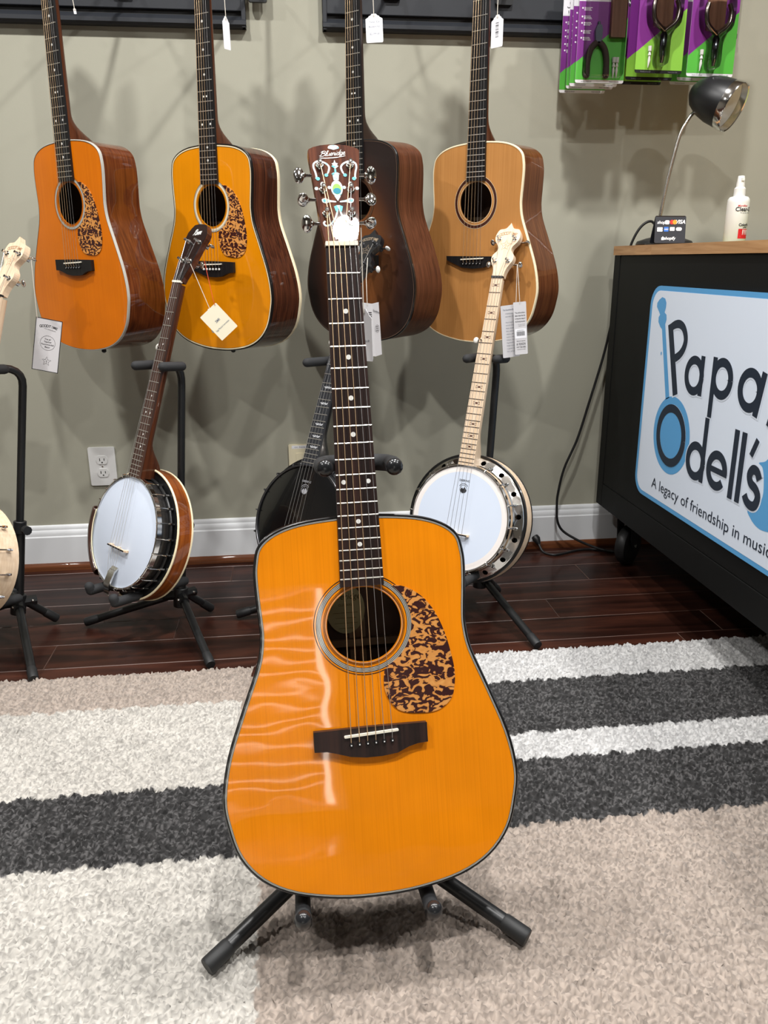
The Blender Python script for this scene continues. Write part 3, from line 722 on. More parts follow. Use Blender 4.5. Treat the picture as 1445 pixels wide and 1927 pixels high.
# script logo drawn with a pen line
SCRIPT = {
    'B': ([[(0.10, 0.0), (0.35, 0.9), (0.60, 1.75)], [(0.15, 1.25), (0.25, 1.65), (0.70, 1.85), (1.10, 1.65), (1.0, 1.2), (0.50, 0.98), (1.05, 0.85), (1.15, 0.4), (0.75, 0.0), (0.15, 0.05), (-0.15, 0.3)]], 1.15),
    'l': ([[(0.0, 0.1), (0.35, 0.9), (0.62, 1.65), (0.45, 1.85), (0.25, 1.2), (0.16, 0.3), (0.3, 0.0), (0.5, 0.15)]], 0.42),
    'u': ([[(0.0, 0.5), (0.14, 0.95), (0.08, 0.3), (0.22, 0.0), (0.5, 0.3), (0.64, 0.95), (0.58, 0.3), (0.68, 0.0), (0.85, 0.15)]], 0.78),
    'e': ([[(0.0, 0.2), (0.35, 0.5), (0.45, 0.85), (0.28, 1.0), (0.08, 0.6), (0.14, 0.12), (0.35, 0.0), (0.62, 0.25)]], 0.55),
    'r': ([[(0.0, 0.2), (0.22, 1.05), (0.30, 0.88), (0.48, 0.90), (0.42, 0.3), (0.52, 0.0), (0.7, 0.2)]], 0.62),
    'i': ([[(0.0, 0.2), (0.18, 0.95), (0.10, 0.25), (0.2, 0.0), (0.4, 0.2)], [(0.26, 1.38), (0.32, 1.46)]], 0.36),
    'd': ([[(0.52, 0.85), (0.25, 1.0), (0.05, 0.5), (0.15, 0.02), (0.42, 0.25), (0.80, 1.95), (0.55, 0.3), (0.64, 0.0), (0.82, 0.2)]], 0.75),
    'g': ([[(0.52, 0.85), (0.25, 1.0), (0.05, 0.55), (0.15, 0.08), (0.42, 0.3), (0.58, 0.95), (0.40, -0.4), (0.15, -0.75), (-0.02, -0.5), (0.3, -0.1), (0.72, 0.2)]], 0.66),
    'R': ([[(0.10, 0.0), (0.55, 1.75)], [(0.15, 1.35), (0.5, 1.85), (1.05, 1.6), (0.9, 1.05), (0.35, 0.9), (0.75, 0.3), (1.05, 0.0), (1.25, 0.2)]], 1.15),
    'o': ([[(0.3, 0.95), (0.05, 0.5), (0.2, 0.0), (0.48, 0.4), (0.35, 0.95), (0.6, 0.9)]], 0.55),
    'v': ([[(0.0, 0.8), (0.1, 0.95), (0.2, 0.1), (0.35, 0.1), (0.52, 0.95), (0.7, 0.9)]], 0.62),
    'S': ([[(0.95, 1.5), (0.7, 1.85), (0.35, 1.6), (0.45, 1.1), (0.75, 0.75), (0.6, 0.15), (0.2, 0.0), (-0.1, 0.3)]], 0.95),
    't': ([[(0.3, 1.5), (0.12, 0.3), (0.25, 0.0), (0.45, 0.2)], [(0.0, 1.05), (0.55, 1.1)]], 0.42),
    'n': ([[(0.0, 0.2), (0.15, 0.95), (0.08, 0.0)], [(0.1, 0.6), (0.4, 1.0), (0.5, 0.7), (0.48, 0.1), (0.6, 0.0), (0.75, 0.2)]], 0.68),
}
def script(mb, word, x, y, h, width, pen, z, mat=0, slant=0.28, rise=0.0, T=None):
    total = sum(SCRIPT[c][1] for c in word)
    k = width / total; cx = 0
    for c in word:
        strokes, adv = SCRIPT[c]
        for st in strokes:
            pts = catmull([((cx + px) * k + x + slant * py * h, y + py * h + rise * (cx + px) * k) for px, py in st], 4)
            mb.ribbon(pts, pen, z, mat, T)
        cx += adv
mb = MB()
script(mb, 'Blueridge', -0.0195, 0.1310, 0.0044, 0.0345, 0.00068, 0.0005, slant=0.25, rise=0.09)
mb.ribbon(catmull([(-0.0200, 0.1285), (-0.008, 0.1285), (0.006, 0.1300), (0.0155, 0.1322)], 4), [0.0013] * 8 + [0.0008] * 5, 0.0005)
mb.build('lettering', plain('pearl_lettering', srgb(226, 226, 222), 0.6, spec=0.15), main_head, smooth=0)

# four guitars hanging on the wall, all turned to the left
ROS_GREY = ([(0.0512, 0.0520, 0), (0.0560, 0.0566, 0), (0.0566, 0.0622, 1), (0.0622, 0.0630, 0), (0.0655, 0.0660, 0)], [BLACK_LINE, GREY_PURFLING])
ROS_CREAM = ([(0.0512, 0.0518, 0), (0.0555, 0.0562, 1), (0.0562, 0.0600, 2), (0.0600, 0.0636, 1), (0.0636, 0.0644, 0)], [BLACK_LINE, GREY_PURFLING, CREAM])
ROS_DARK = ([(0.0508, 0.0516, 1), (0.0575, 0.0582, 1), (0.0582, 0.0660, 0), (0.0660, 0.0667, 1)], [plain('rosewood_ring', (0.055, 0.016, 0.010, 1), 0.3, coat=0.8), CREAM])
ROS_BURST = ([(0.0560, 0.0568, 0), (0.0568, 0.0612, 1), (0.0612, 0.0620, 0)], [BLACK_LINE, plain('brown_ring', (0.10, 0.045, 0.02, 1), 0.4)])
SMALL = [(3, [0], 0.0032), (5, [0], 0.0030), (7, [0], 0.0030), (9, [-0.005, 0.005], 0.0024), (12, [-0.014, 0.014], 0.0028), (15, [0], 0.0030), (17, [0], 0.0030)]
PA = (-0.5354, -0.2971, 0.7283, -0.735, 0.0108, -0.0046)
PB = (-0.1864, -0.298, 0.7227, -0.7028, 0.0042, -0.0262)
PC = (0.202, -0.269, 0.7384, -0.8344, -0.0327, -0.0248)
PD = (0.5138, -0.3043, 0.7336, -0.8113, -0.01, -0.0117)
GG = 'acoustic guitars hanging on the wall'
guitar('leftmost hanging guitar, orange top with tortoiseshell pickguard and glossy red-brown sides', pose(*PA), SPRUCE_ORANGE, MAHOGANY, NECK_MAHOGANY, GREY_PURFLING,
    ([(0.0008, 0)], [BLACK_LINE, GREY_PURFLING]), ROS_GREY, True, 'black', SMALL, EBONY, group=GG, binding_w=0.0018)
guitar('golden-topped hanging guitar with white bridge pins, behind the dark banjo headstock', pose(*PB), SPRUCE_GOLD, ROSEWOOD_SIDE, NECK_MAHOGANY, BLACK_LINE,
    ([(0.0030, 1), (0.0008, 0)], [BLACK_LINE, CREAM]), ROS_CREAM, True, 'white', SMALL, EBONY, group=GG, back_bind=CREAM)
guitar('dark brown sunburst hanging guitar, partly hidden by the front headstock', pose(*PC), SUNBURST, BROWN_SIDE, plain('dark_neck', (0.03, 0.016, 0.011, 1), 0.4), BLACK_LINE,
    ([(0.0010, 1)], [BLACK_LINE, plain('brown_purfling', (0.20, 0.12, 0.08, 1), 0.4)]), ROS_BURST, False, 'black', SMALL, EBONY, group=GG)
guitar('rightmost hanging guitar, natural cedar top with cream edge and no pickguard', pose(*PD), CEDAR, wood('koa_side', [(0.3, (0.075, 0.022, 0.009, 1)), (0.7, (0.17, 0.060, 0.022, 1))], (45, 5, 240), 0.35, coat=0.9, detail=4), NECK_MAHOGANY, CREAM,
    None, ROS_DARK, False, 'black', [], EBONY, bridge_kind='smooth', group=GG)
# ------------------------------------------------------------------ banjos
BNUT = 0.628; BSC = 0.667
def bfret(n): return BNUT - BSC * (1 - 2 ** (-n / 12))
def bhalf(y): return 0.0155 + (BNUT - y) * 0.0105
def bleft(y): return bhalf(y) + (0.0045 if y < bfret(4.7) else 0.0)
GOOD_HEAD = [(0.016, 0), (0.0165, 0.010), (0.020, 0.025), (0.0285, 0.040), (0.031, 0.050), (0.029, 0.060), (0.021, 0.069), (0.0185, 0.076), (0.021, 0.084), (0.030, 0.095), (0.0345, 0.107), (0.033, 0.120), (0.027, 0.130), (0.018, 0.1315), (0.010, 0.134), (0.004, 0.142), (0.0, 0.149)]
DARK_HEAD = [(0.017, 0), (0.0185, 0.012), (0.0235, 0.030), (0.0285, 0.060), (0.0325, 0.090), (0.0355, 0.105), (0.0395, 0.117), (0.0390, 0.130), (0.0310, 0.143), (0.0235, 0.1515), (0.009, 0.154), (0.0, 0.154)]
def banjo(label, M, kind):
    g = thing('banjo', label, 'banjo', M, 'banjos on floor stands')
    black = kind == 'black'; brown = kind == 'brown'; openback = kind == 'open'
    woodm = {'black': plain('black_lacquer', srgb(20, 21, 24), 0.3, coat=0.5), 'brown': NECK_MAHOGANY, 'maple': MAPLE, 'open': MAPLE}[kind]
    metal = plain('black_hardware', (0.10, 0.10, 0.105, 1), 0.3, 0.9) if black else CHROME
    # head
    mb = MB()
    if kind in ('maple', 'open'):
        mb.lathe([(0.00001, 0.0004), (0.123, 0.0002)], 72, 0, caps=False); mb.lathe([(0.123, 0.0002), (0.128, 0.0)], 72, 1, caps=False); mb.lathe([(0.128, 0.0), (0.1375, -0.001), (0.1385, -0.004)], 72, 1, caps=False)
    else:
        mb.lathe([(0.00001, 0.0004), (0.136, 0.0), (0.1385, -0.001), (0.1390, -0.004)], 72, 0, caps=False)
    head = mb.build('drum_head', [HEAD_BLACK if black else HEAD_SKIN, HEAD_CLEAR], g, smooth=40)
    if kind in ('maple', 'black'):
        mb = MB(); mk = 0.0009
        mb.text('DEERING', 0.0075, 0.0, 0.098, mk, bold=0.01)
        for k in range(9):
            a = R(35 + 110 * k / 8); a2 = R(35 + 110 * (k + 0.6) / 8)
            mb.ribbon([(0.0135 * math.cos(a), 0.079 + 0.0135 * math.sin(a)), (0.0135 * math.cos(a2), 0.079 + 0.0135 * math.sin(a2))], 0.0022, mk)
        mb.ring(0.0098, 0.0106, mk, 0, 28, c=(0, 0.078))
        mb.flat([(-0.009, 0.076), (-0.004, 0.082), (-0.001, 0.078), (0.003, 0.084), (0.009, 0.076), (0.007, 0.071), (0.0, 0.068), (-0.007, 0.071)][::-1], mk)
        mb.build('printed_mark', INK if not black else plain('grey_print', srgb(150, 150, 155), 0.5), head, smooth=0)
    # tension hoop
    MB().lathe([(0.1385, -0.004), (0.1385, 0.0022), (0.1395, 0.0032), (0.1428, 0.0032), (0.1438, 0.0022), (0.1440, -0.010), (0.1425, -0.0115)], 72, caps=False).build('tension_hoop', metal, g, smooth=30)
    # rim
    rimz = -0.075 if not openback else -0.072
    mb = MB().lathe([(0.1395, -0.004), (0.1398, -0.02), (0.1398, rimz), (0.128, rimz), (0.128, -0.006)], 72, caps=False)
    mb.build('rim', MAPLE if openback else (plain('dark_tone_ring', (0.022, 0.021, 0.021, 1), 0.28, 0.3, coat=0.5) if not kind == 'maple' else MAPLE), g, smooth=30)
    # resonator or open back
    if not openback:
        ff = {'brown': BLACK_STEEL, 'maple': plain('nickel_flange', (0.72, 0.69, 0.64, 1), 0.16, 1.0), 'black': metal}[kind]
        if brown:
            mb = MB().lathe([(0.1398, -0.041), (0.1398, -0.045), (0.166, -0.043), (0.166, -0.040)], 72, caps=False)
            mb.lathe([(0.1440 + 0.004 * math.cos(t), -0.036 + 0.004 * math.sin(t)) for t in np.linspace(0, 2 * math.pi, 9)], 72, caps=False)
        else:
            # sloping plate with sixteen round holes cut through it
            mb = MB().lathe([(0.1400, -0.022), (0.1445, -0.0205), (0.1465, -0.0245), (0.1470, -0.0255)], 96, caps=False).lathe([(0.1632, -0.0385), (0.1665, -0.0405), (0.1680, -0.044)], 96, caps=False)
            rc, ra, rb2, rh = 0.1551, 0.1470, 0.1632, 0.0066
            zz = lambda r_: -0.0255 - 0.013 * (r_ - ra) / (rb2 - ra)
            for k in range(16):
                ac = 2 * math.pi * (k + 0.5) / 16; da = math.pi / 16
                bd = [(-1, t) for t in np.linspace(1, -1, 5)[:-1]] + [(t, -1) for t in np.linspace(-1, 1, 7)[:-1]] + [(1, t) for t in np.linspace(-1, 1, 5)[:-1]] + [(t, 1) for t in np.linspace(1, -1, 7)[:-1]]
                nb_ = len(bd); v = []
                for au, rv in bd:
                    r_ = rc + rv * (rb2 - ra) / 2; a = ac + au * da; v.append((r_ * math.cos(a), r_ * math.sin(a), zz(r_)))
                for dz in (0.0, -0.003):
                    for au, rv in bd:
                        ph = math.atan2(rv * (rb2 - ra) / 2, au * da * rc)
                        r_ = rc + rh * math.sin(ph); a = ac + rh * math.cos(ph) / rc; v.append((r_ * math.cos(a), r_ * math.sin(a), zz(r_) + dz))
                mb.add(v, [(i, (i + 1) % nb_, nb_ + (i + 1) % nb_, nb_ + i) for i in range(nb_)] + [(nb_ + i, nb_ + (i + 1) % nb_, 2 * nb_ + (i + 1) % nb_, 2 * nb_ + i) for i in range(nb_)])
        fl = mb.build('flange', ff, g, smooth=40)
        rr = 0.168 if brown else 0.172
        side = {'brown': wood('brown_sunburst_resonator', [(0.3, (0.11, 0.022, 0.006, 1)), (0.6, (0.26, 0.070, 0.012, 1)), (0.8, (0.40, 0.13, 0.02, 1))], (6, 6, 90), 0.3, coat=1.0, big=(7, 0.45)), 'maple': MAPLE, 'black': woodm}[kind]
        zf, zb_ = (-0.0395, -0.082) if brown else (-0.042, -0.083)
        mb = MB().lathe([(rr - 0.004, zf - 0.001), (rr, zf - 0.001), (rr + 0.001, (zf + zb_) / 2), (rr, zb_), (rr - 0.004, zb_ - 0.004), (rr * 0.8, zb_ - 0.014), (rr * 0.45, zb_ - 0.021), (0.00001, zb_ - 0.023)], 72, caps=False)
        mb.build('resonator', side, g, smooth=40)
        bindm = CREAM if brown else plain('black_edge', srgb(14, 14, 15), 0.3, coat=0.4)
        w = 0.0024 if brown else 0.0085
        MB().lathe([(rr - w, zf - 0.001), (rr - w, zf + 0.0012), (rr, zf + 0.0014), (rr + 0.0016, zf), (rr + 0.0016, zf - (0.0024 if brown else 0.0042)), (rr, zf - (0.0028 if brown else 0.0046))], 72, caps=False).build('front_binding', bindm, g, smooth=40)
        MB().lathe([(rr, zb_ + 0.003), (rr + 0.0016, zb_ + 0.0026), (rr + 0.0016, zb_ - 0.001), (rr - 0.0025, zb_ - 0.0035)], 72, caps=False).build('back_binding', bindm, g, smooth=40)
        if not brown:
            MB().lathe([(0.1399, -0.060), (0.170, -0.060)], 48, caps=False).build('inner_shade', plain('dark_void', (0.004, 0.004, 0.004, 1), 0.9), g, smooth=0)  # near-black sheet painted as the shade inside the resonator
    # brackets
    nb = 24 if brown else 16
    zbot = -0.034 if brown else (-0.034 if not openback else -0.040)
    hook = None
    for k in range(nb):
        a = 2 * math.pi * (k + (0.5 if nb == 24 else 0.0)) / nb
        if abs((a - math.pi / 2 + math.pi) % (2 * math.pi) - math.pi) < 0.16: continue
        if hook is None:
            if brown or openback:
                mb = MB().tube([(0.1405, 0, 0.0040), (0.1440, 0, 0.0048), (0.1470, 0, 0.0030), (0.1482, 0, -0.004), (0.1484, 0, zbot)], 0.0013 if brown else 0.0019, 7)
                mb.tube([(0.1484, 0, zbot + 0.006), (0.1484, 0, zbot - 0.008)], 0.0030, 6)
            else:
                mb = MB().tube([(0.1405, 0, 0.0040), (0.1440, 0, 0.0052), (0.1475, 0, 0.0036), (0.1500, 0, -0.006), (0.1535, 0, -0.027)], 0.0019, 7)
                mb.tube([(0.1515, 0, -0.014), (0.1535, 0, -0.027)], 0.0032, 6).ellipsoid((0.1545, 0, -0.0270), (0.0040, 0.0040, 0.0040), 10, 6)
            if openback: mb.ellipsoid((0.1455, 0, zbot - 0.002), (0.0062, 0.0045, 0.0065), 10, 6)
            o = mb.build('bracket', metal, g, smooth=40); hook = o.data
        else:
            o = bpy.data.objects.new('bracket', hook); COL.objects.link(o); o.parent = g
        o.rotation_euler = (0, 0, a)
    # neck
    ys = list(np.linspace(BNUT - 0.004, 0.26, 12)) + list(np.linspace(0.245, 0.1425, 12))
    v = []; f = []; K = 13
    for y in ys:
        e = max(0.0, min(1.0, (0.235 - y) / 0.075)); e = e * e * (3 - 2 * e)
        t = 0.019 + 0.003 * (BNUT - y) / 0.4 + e * 0.043
        for k in range(K):
            th = math.pi * k / (K - 1); c = math.cos(th)
            w = (bhalf(y) if c >= 0 else bleft(y)) * (1 - 0.25 * e * math.sin(th))
            v.append((w * c, y, -t * math.sin(th) ** 0.75))
    for j in range(len(ys) - 1):
        for k in range(K - 1): f.append((j * K + k, (j + 1) * K + k, (j + 1) * K + k + 1, j * K + k + 1))
        f.append((j * K + K - 1, (j + 1) * K + K - 1, (j + 1) * K, j * K))
    f.append(tuple(range((len(ys) - 1) * K, len(ys) * K))); f.append(tuple(range(K))[::-1])
    MB().add(v, f).build('neck', woodm, g, smooth=50)
    board = {'black': plain('black_fretboard', srgb(38, 40, 44), 0.4), 'brown': wood('brown_fretboard', [(0.3, (0.035, 0.017, 0.012, 1)), (0.7, (0.085, 0.043, 0.030, 1))], (160, 4, 160), 0.45), 'maple': MAPLE, 'open': MAPLE}[kind]
    ye = 0.1405; y5 = bfret(4.7)
    poly = [(-bhalf(BNUT), BNUT), (-bhalf(y5), y5 + 0.006), (-bleft(y5 - 0.001), y5 - 0.004), (-bleft(ye), ye), (bhalf(ye), ye), (bhalf(BNUT), BNUT)]
    fb = MB().prism(poly, 0.0005, 0.006).build('fretboard', board, g, smooth=0, bevel=0.0005)
    fm = plain('dark_fret', (0.10, 0.075, 0.06, 1), 0.35, 0.6) if kind in ('maple', 'open') else FRET_METAL
    for k in range(1, 23):
        y = bfret(k)
        MB().prism([(-0.0010, 0.0), (0.0010, 0.0), (0.0006, 0.0009), (-0.0006, 0.0009)], -bleft(y) + 0.0003, bhalf(y) - 0.0003, 0, Matrix.Translation((0, y, 0.006)) @ Matrix(((0, 0, 1, 0), (1, 0, 0, 0), (0, 1, 0, 0), (0, 0, 0, 1)))).build('fret', fm, fb, smooth=30)
    if brown:
        for k, xs in ((3, [0]), (5, [0]), (7, [0]), (10, [0]), (12, [-0.009, 0.009]), (15, [0]), (17, [0])):
            y = (bfret(k) + bfret(k - 1)) / 2
            for x in xs: MB().lathe([(0.00001, 0.0063), (0.0022, 0.0063), (0.0022, 0.0059)], 10, 0, Matrix.Translation((x, y, 0)), caps=False).build('fret_marker', PEARL_DOT, fb, smooth=0)
    else:
        im = plain('bow_inlay_brown', (0.07, 0.022, 0.016, 1), 0.4) if kind != 'black' else plain('bow_inlay_white', srgb(220, 222, 226), 0.4)
        for k in (1, 3, 5, 7, 10, 12, 15, 17, 19):
            y = (bfret(k) + bfret(k - 1)) / 2; mb = MB(); z = 0.0064
            if kind == 'black':
                for s in (-1, 1):
                    mb.ring(0.0016, 0.0028, z, 0, 14, c=(s * 0.0032, y)); mb.ring(0.0012, 0.0022, z, 0, 12, c=(s * 0.0078, y - 0.001)); mb.disc(0.0013, z, 0, 8, c=(s * 0.0110, y + 0.001))
            else:
                for s in (-1, 1):
                    mb.ribbon([(s * 0.0020, y + 0.0012), (s * 0.0090, y + 0.0034), (s * 0.0090, y - 0.0034), (s * 0.0020, y - 0.0012)], 0.0011, z, closed=True)
                mb.disc(0.0026, z + 0.0001, 0, 10, c=(0, y))
            mb.build('fret_inlay', im, fb, smooth=0)
    MB().prism(rrect(-0.0162, 0.0162, BNUT, BNUT + 0.005, 0.0008, 2), 0.0, 0.0082).build('nut', BONE if brown else BLACK_PLASTIC, g, smooth=0, bevel=0.0005)
    TH = Matrix.Translation((0, BNUT + 0.004, 0.005)) @ Matrix.Rotation(R(-12), 4, 'X')
    hp = DARK_HEAD if brown else GOOD_HEAD
    hp = hp if brown else catmull(hp, 2)
    poly = hp + [(-x, y) for x, y in hp[-2::-1]]
    face = {'brown': plain('black_headstock_face', srgb(18, 14, 14), 0.25, coat=0.8), 'black': woodm}.get(kind, MAPLE)
    hs = MB().prism(poly, -0.016, -0.0012, 1).prism(poly, -0.0012, 0.0, 0).build('headstock', [face, woodm], g, smooth=0, bevel=0.0008)
    hs.matrix_local = TH
    mb = MB()
    if brown:
        script(mb, 'Rover', -0.015, 0.123, 0.0085, 0.030, 0.0016, 0.0005, slant=0.3, rise=0.12)
        mb.build('lettering', PEARL_DOT, hs, smooth=0)
        MB().prism([(-0.010, 0.008), (0.010, 0.008), (0.0085, 0.022), (0.0, 0.040), (-0.0085, 0.022)], 0.0, 0.0018).build('truss_rod_cover', plain('black_cover', srgb(12, 12, 13), 0.2, coat=0.6), hs, smooth=0)
    else:
        word = 'GOODTIME'
        for k, ch in enumerate(word):
            t = (k - 3.5) / 3.5
            mb.text(ch, 0.0115, t * 0.0205, 0.1125 + 0.0040 * (1 - t * t), 0.0005, rot=-t * 0.35, bold=0.004)
        star = []
        for k in range(10):
            r = 0.0155 if k % 2 == 0 else 0.0066
            star.append((r * math.sin(math.pi * k / 5), 0.0865 + r * math.cos(math.pi * k / 5)))
        mb.ribbon(star, 0.0009, 0.0005, closed=True); mb.ring(0.0024, 0.0031, 0.0005, 0, 14, c=(0, 0.0865))
        mb.build('lettering', plain('burnt_engraving', (0.42, 0.23, 0.12, 1), 0.7) if not black else plain('gold_engraving', (0.35, 0.27, 0.18, 1), 0.5), hs, smooth=0)
    tp = [(0.0185, 0.042), (0.0215, 0.104)] if not brown else [(0.0150, 0.055), (0.0210, 0.106)]
    ends = {}
    for s in (-1, 1):
        for j, (px, py) in enumerate(tp):
            mb = MB()
            mb.lathe([(0.0066, 0.0), (0.0060, 0.0018), (0.0037, 0.0022), (0.0035, 0.0090), (0.0028, 0.0105), (0.0033, 0.0140), (0.0001, 0.0148)], 12, 0, Matrix.Translation((s * px, py, 0)))
            xe = 0.030 if j == 0 else 0.0345
            if brown: xe = 0.0275 if j == 0 else 0.036
            mb.tube([(s * (xe - 0.012), py, -0.019), (s * (xe + 0.010), py, -0.019)], 0.0022, 8)
            mb.tube([(s * (xe - 0.010), py, -0.016), (s * (xe - 0.010), py, -0.026)], 0.006, 10)
            tn = mb.build('tuner', metal, g, smooth=40); tn.matrix_local = TH
            bt = MB().ellipsoid((0, 0, 0), (0.0066, 0.0088, 0.0036), 14, 8).build('button', WHITE_PLASTIC if black else CHROME, tn, smooth=60)
            bt.matrix_local = Matrix.Translation((s * (xe + 0.015), py, -0.019)) @ Matrix.Rotation(0.4 + j * 0.8 + s * 0.3, 4, 'X')
            ends[(s, j)] = TH @ Vector((s * px, py, 0.0085))
    p5 = (-(bleft(y5) + 0.001), y5 - 0.002)
    mb = MB().tube([(p5[0] + 0.004, p5[1], -0.006), (p5[0] - 0.012, p5[1], -0.006)], [0.0045, 0.0035], 10).tube([(p5[0] + 0.003, p5[1], -0.004), (p5[0] + 0.003, p5[1], 0.010)], 0.0022, 8)
    pg = mb.build('fifth_string_peg', metal, g, smooth=40)
    MB().ellipsoid((p5[0] - 0.0185, p5[1], -0.006), (0.0080, 0.0088, 0.0045), 14, 8).build('button', plain('pearl_button', srgb(226, 224, 216), 0.3, coat=0.4), pg, smooth=60)
    # bridge and tailpiece
    by = BNUT - BSC - 0.002
    mb = MB(); 
    mb.box(-0.037, 0.037, by - 0.0025, by + 0.0025, 0.007, 0.0138); mb.box(-0.037, 0.037, by - 0.0018, by + 0.0018, 0.0138, 0.0160, 1)
    for x in (-0.034, 0.0, 0.034): mb.box(x - 0.005, x + 0.005, by - 0.003, by + 0.003, 0.0004, 0.0075)
    mb.build('bridge', [MAPLE, EBONY], g, smooth=0, bevel=0.0006)
    if brown:
        mb = MB().prism([(-0.030, 0.012), (-0.005, 0.018), (0.028, 0.012), (0.040, 0.003), (0.041, 0.0005), (0.036, 0.0005), (0.026, 0.0075), (-0.004, 0.0135), (-0.030, 0.009)], -0.0125, 0.0125, 0, Matrix.Translation((0, -0.130, 0.0)) @ Matrix(((0, 0, 1, 0), (1, 0, 0, 0), (0, 1, 0, 0), (0, 0, 0, 1))))
        mb.box(-0.008, 0.008, -0.163, -0.150, -0.020, 0.010)
    else:
        mb = MB().prism(rrect(-0.014, 0.014, -0.142, -0.112, 0.004), 0.006, 0.0085).tube([(0, -0.128, 0.007), (0, -0.150, 0.003), (0, -0.152, -0.03)], 0.004, 8)
    mb.build('tailpiece', metal, g, smooth=40, bevel=0.0008)
    if brown:
        mb = MB()
        mb.lathe([(0.137, 0.0075), (0.142, 0.0095), (0.150, 0.0080), (0.156, 0.0010), (0.158, -0.010)], 20, 0, a0=R(168), a1=R(238), caps=False)
        mb.lathe([(0.137, 0.0060), (0.137, 0.0080)], 20, 1, a0=R(168), a1=R(238), caps=False)
        ar = mb.build('armrest', [plain('dark_armrest', (0.045, 0.016, 0.010, 1), 0.3, coat=0.8), CREAM], g, smooth=50)
        md = ar.modifiers.new('thickness', 'SOLIDIFY'); md.thickness = 0.0022; md.offset = -1
    mb5 = [-0.024 + 0.012 * i for i in range(5)]
    nut4 = [-0.0115 + 0.00767 * i for i in range(4)]
    wires = {1: (ends[(-1, 0)]), 2: ends[(-1, 1)], 3: ends[(1, 1)], 4: ends[(1, 0)]}
    for i in range(5):
        tail = (mb5[i] * 0.35, -0.135, 0.011)
        if i == 0: pts = [tail, (mb5[0], by, 0.0165), (p5[0] + 0.003, p5[1], 0.0095)]
        else: pts = [tail, (mb5[i], by, 0.0165), (nut4[i - 1], BNUT + 0.002, 0.0086), tuple(wires[i])]
        MB().tube(pts, 0.00042, 5).build('string', STEEL_STRING, g, smooth=60)
    if openback:
        MB().tube([(0, 0.13, -0.045), (0, -0.13, -0.045)], 0.006, 8).build('coordinator_rod', CHROME, g)
    return g
BANJO_POSES = {
    'open': (-0.805, -0.662, 0.276, -0.625, 0.313, -0.064),
    'brown': (-0.422, -0.588, 0.304, -0.85, 0.329, -0.032),
    'black': (0.010, -0.588, 0.318, -0.774, 0.395, -0.005),
    'maple': (0.432, -0.571, 0.299, -0.700, 0.276, -0.011)}
banjo('pale maple open-back banjo cut off by the left edge of the picture', pose(*BANJO_POSES['open']), 'open')
banjo('brown resonator banjo with dark headstock, cream binding and plain white head', pose(*BANJO_POSES['brown']), 'brown')
banjo('all-black banjo half hidden behind the front guitar', pose(*BANJO_POSES['black']), 'black')
banjo('pale maple resonator banjo with white head beside the black counter', pose(*BANJO_POSES['maple']), 'maple')

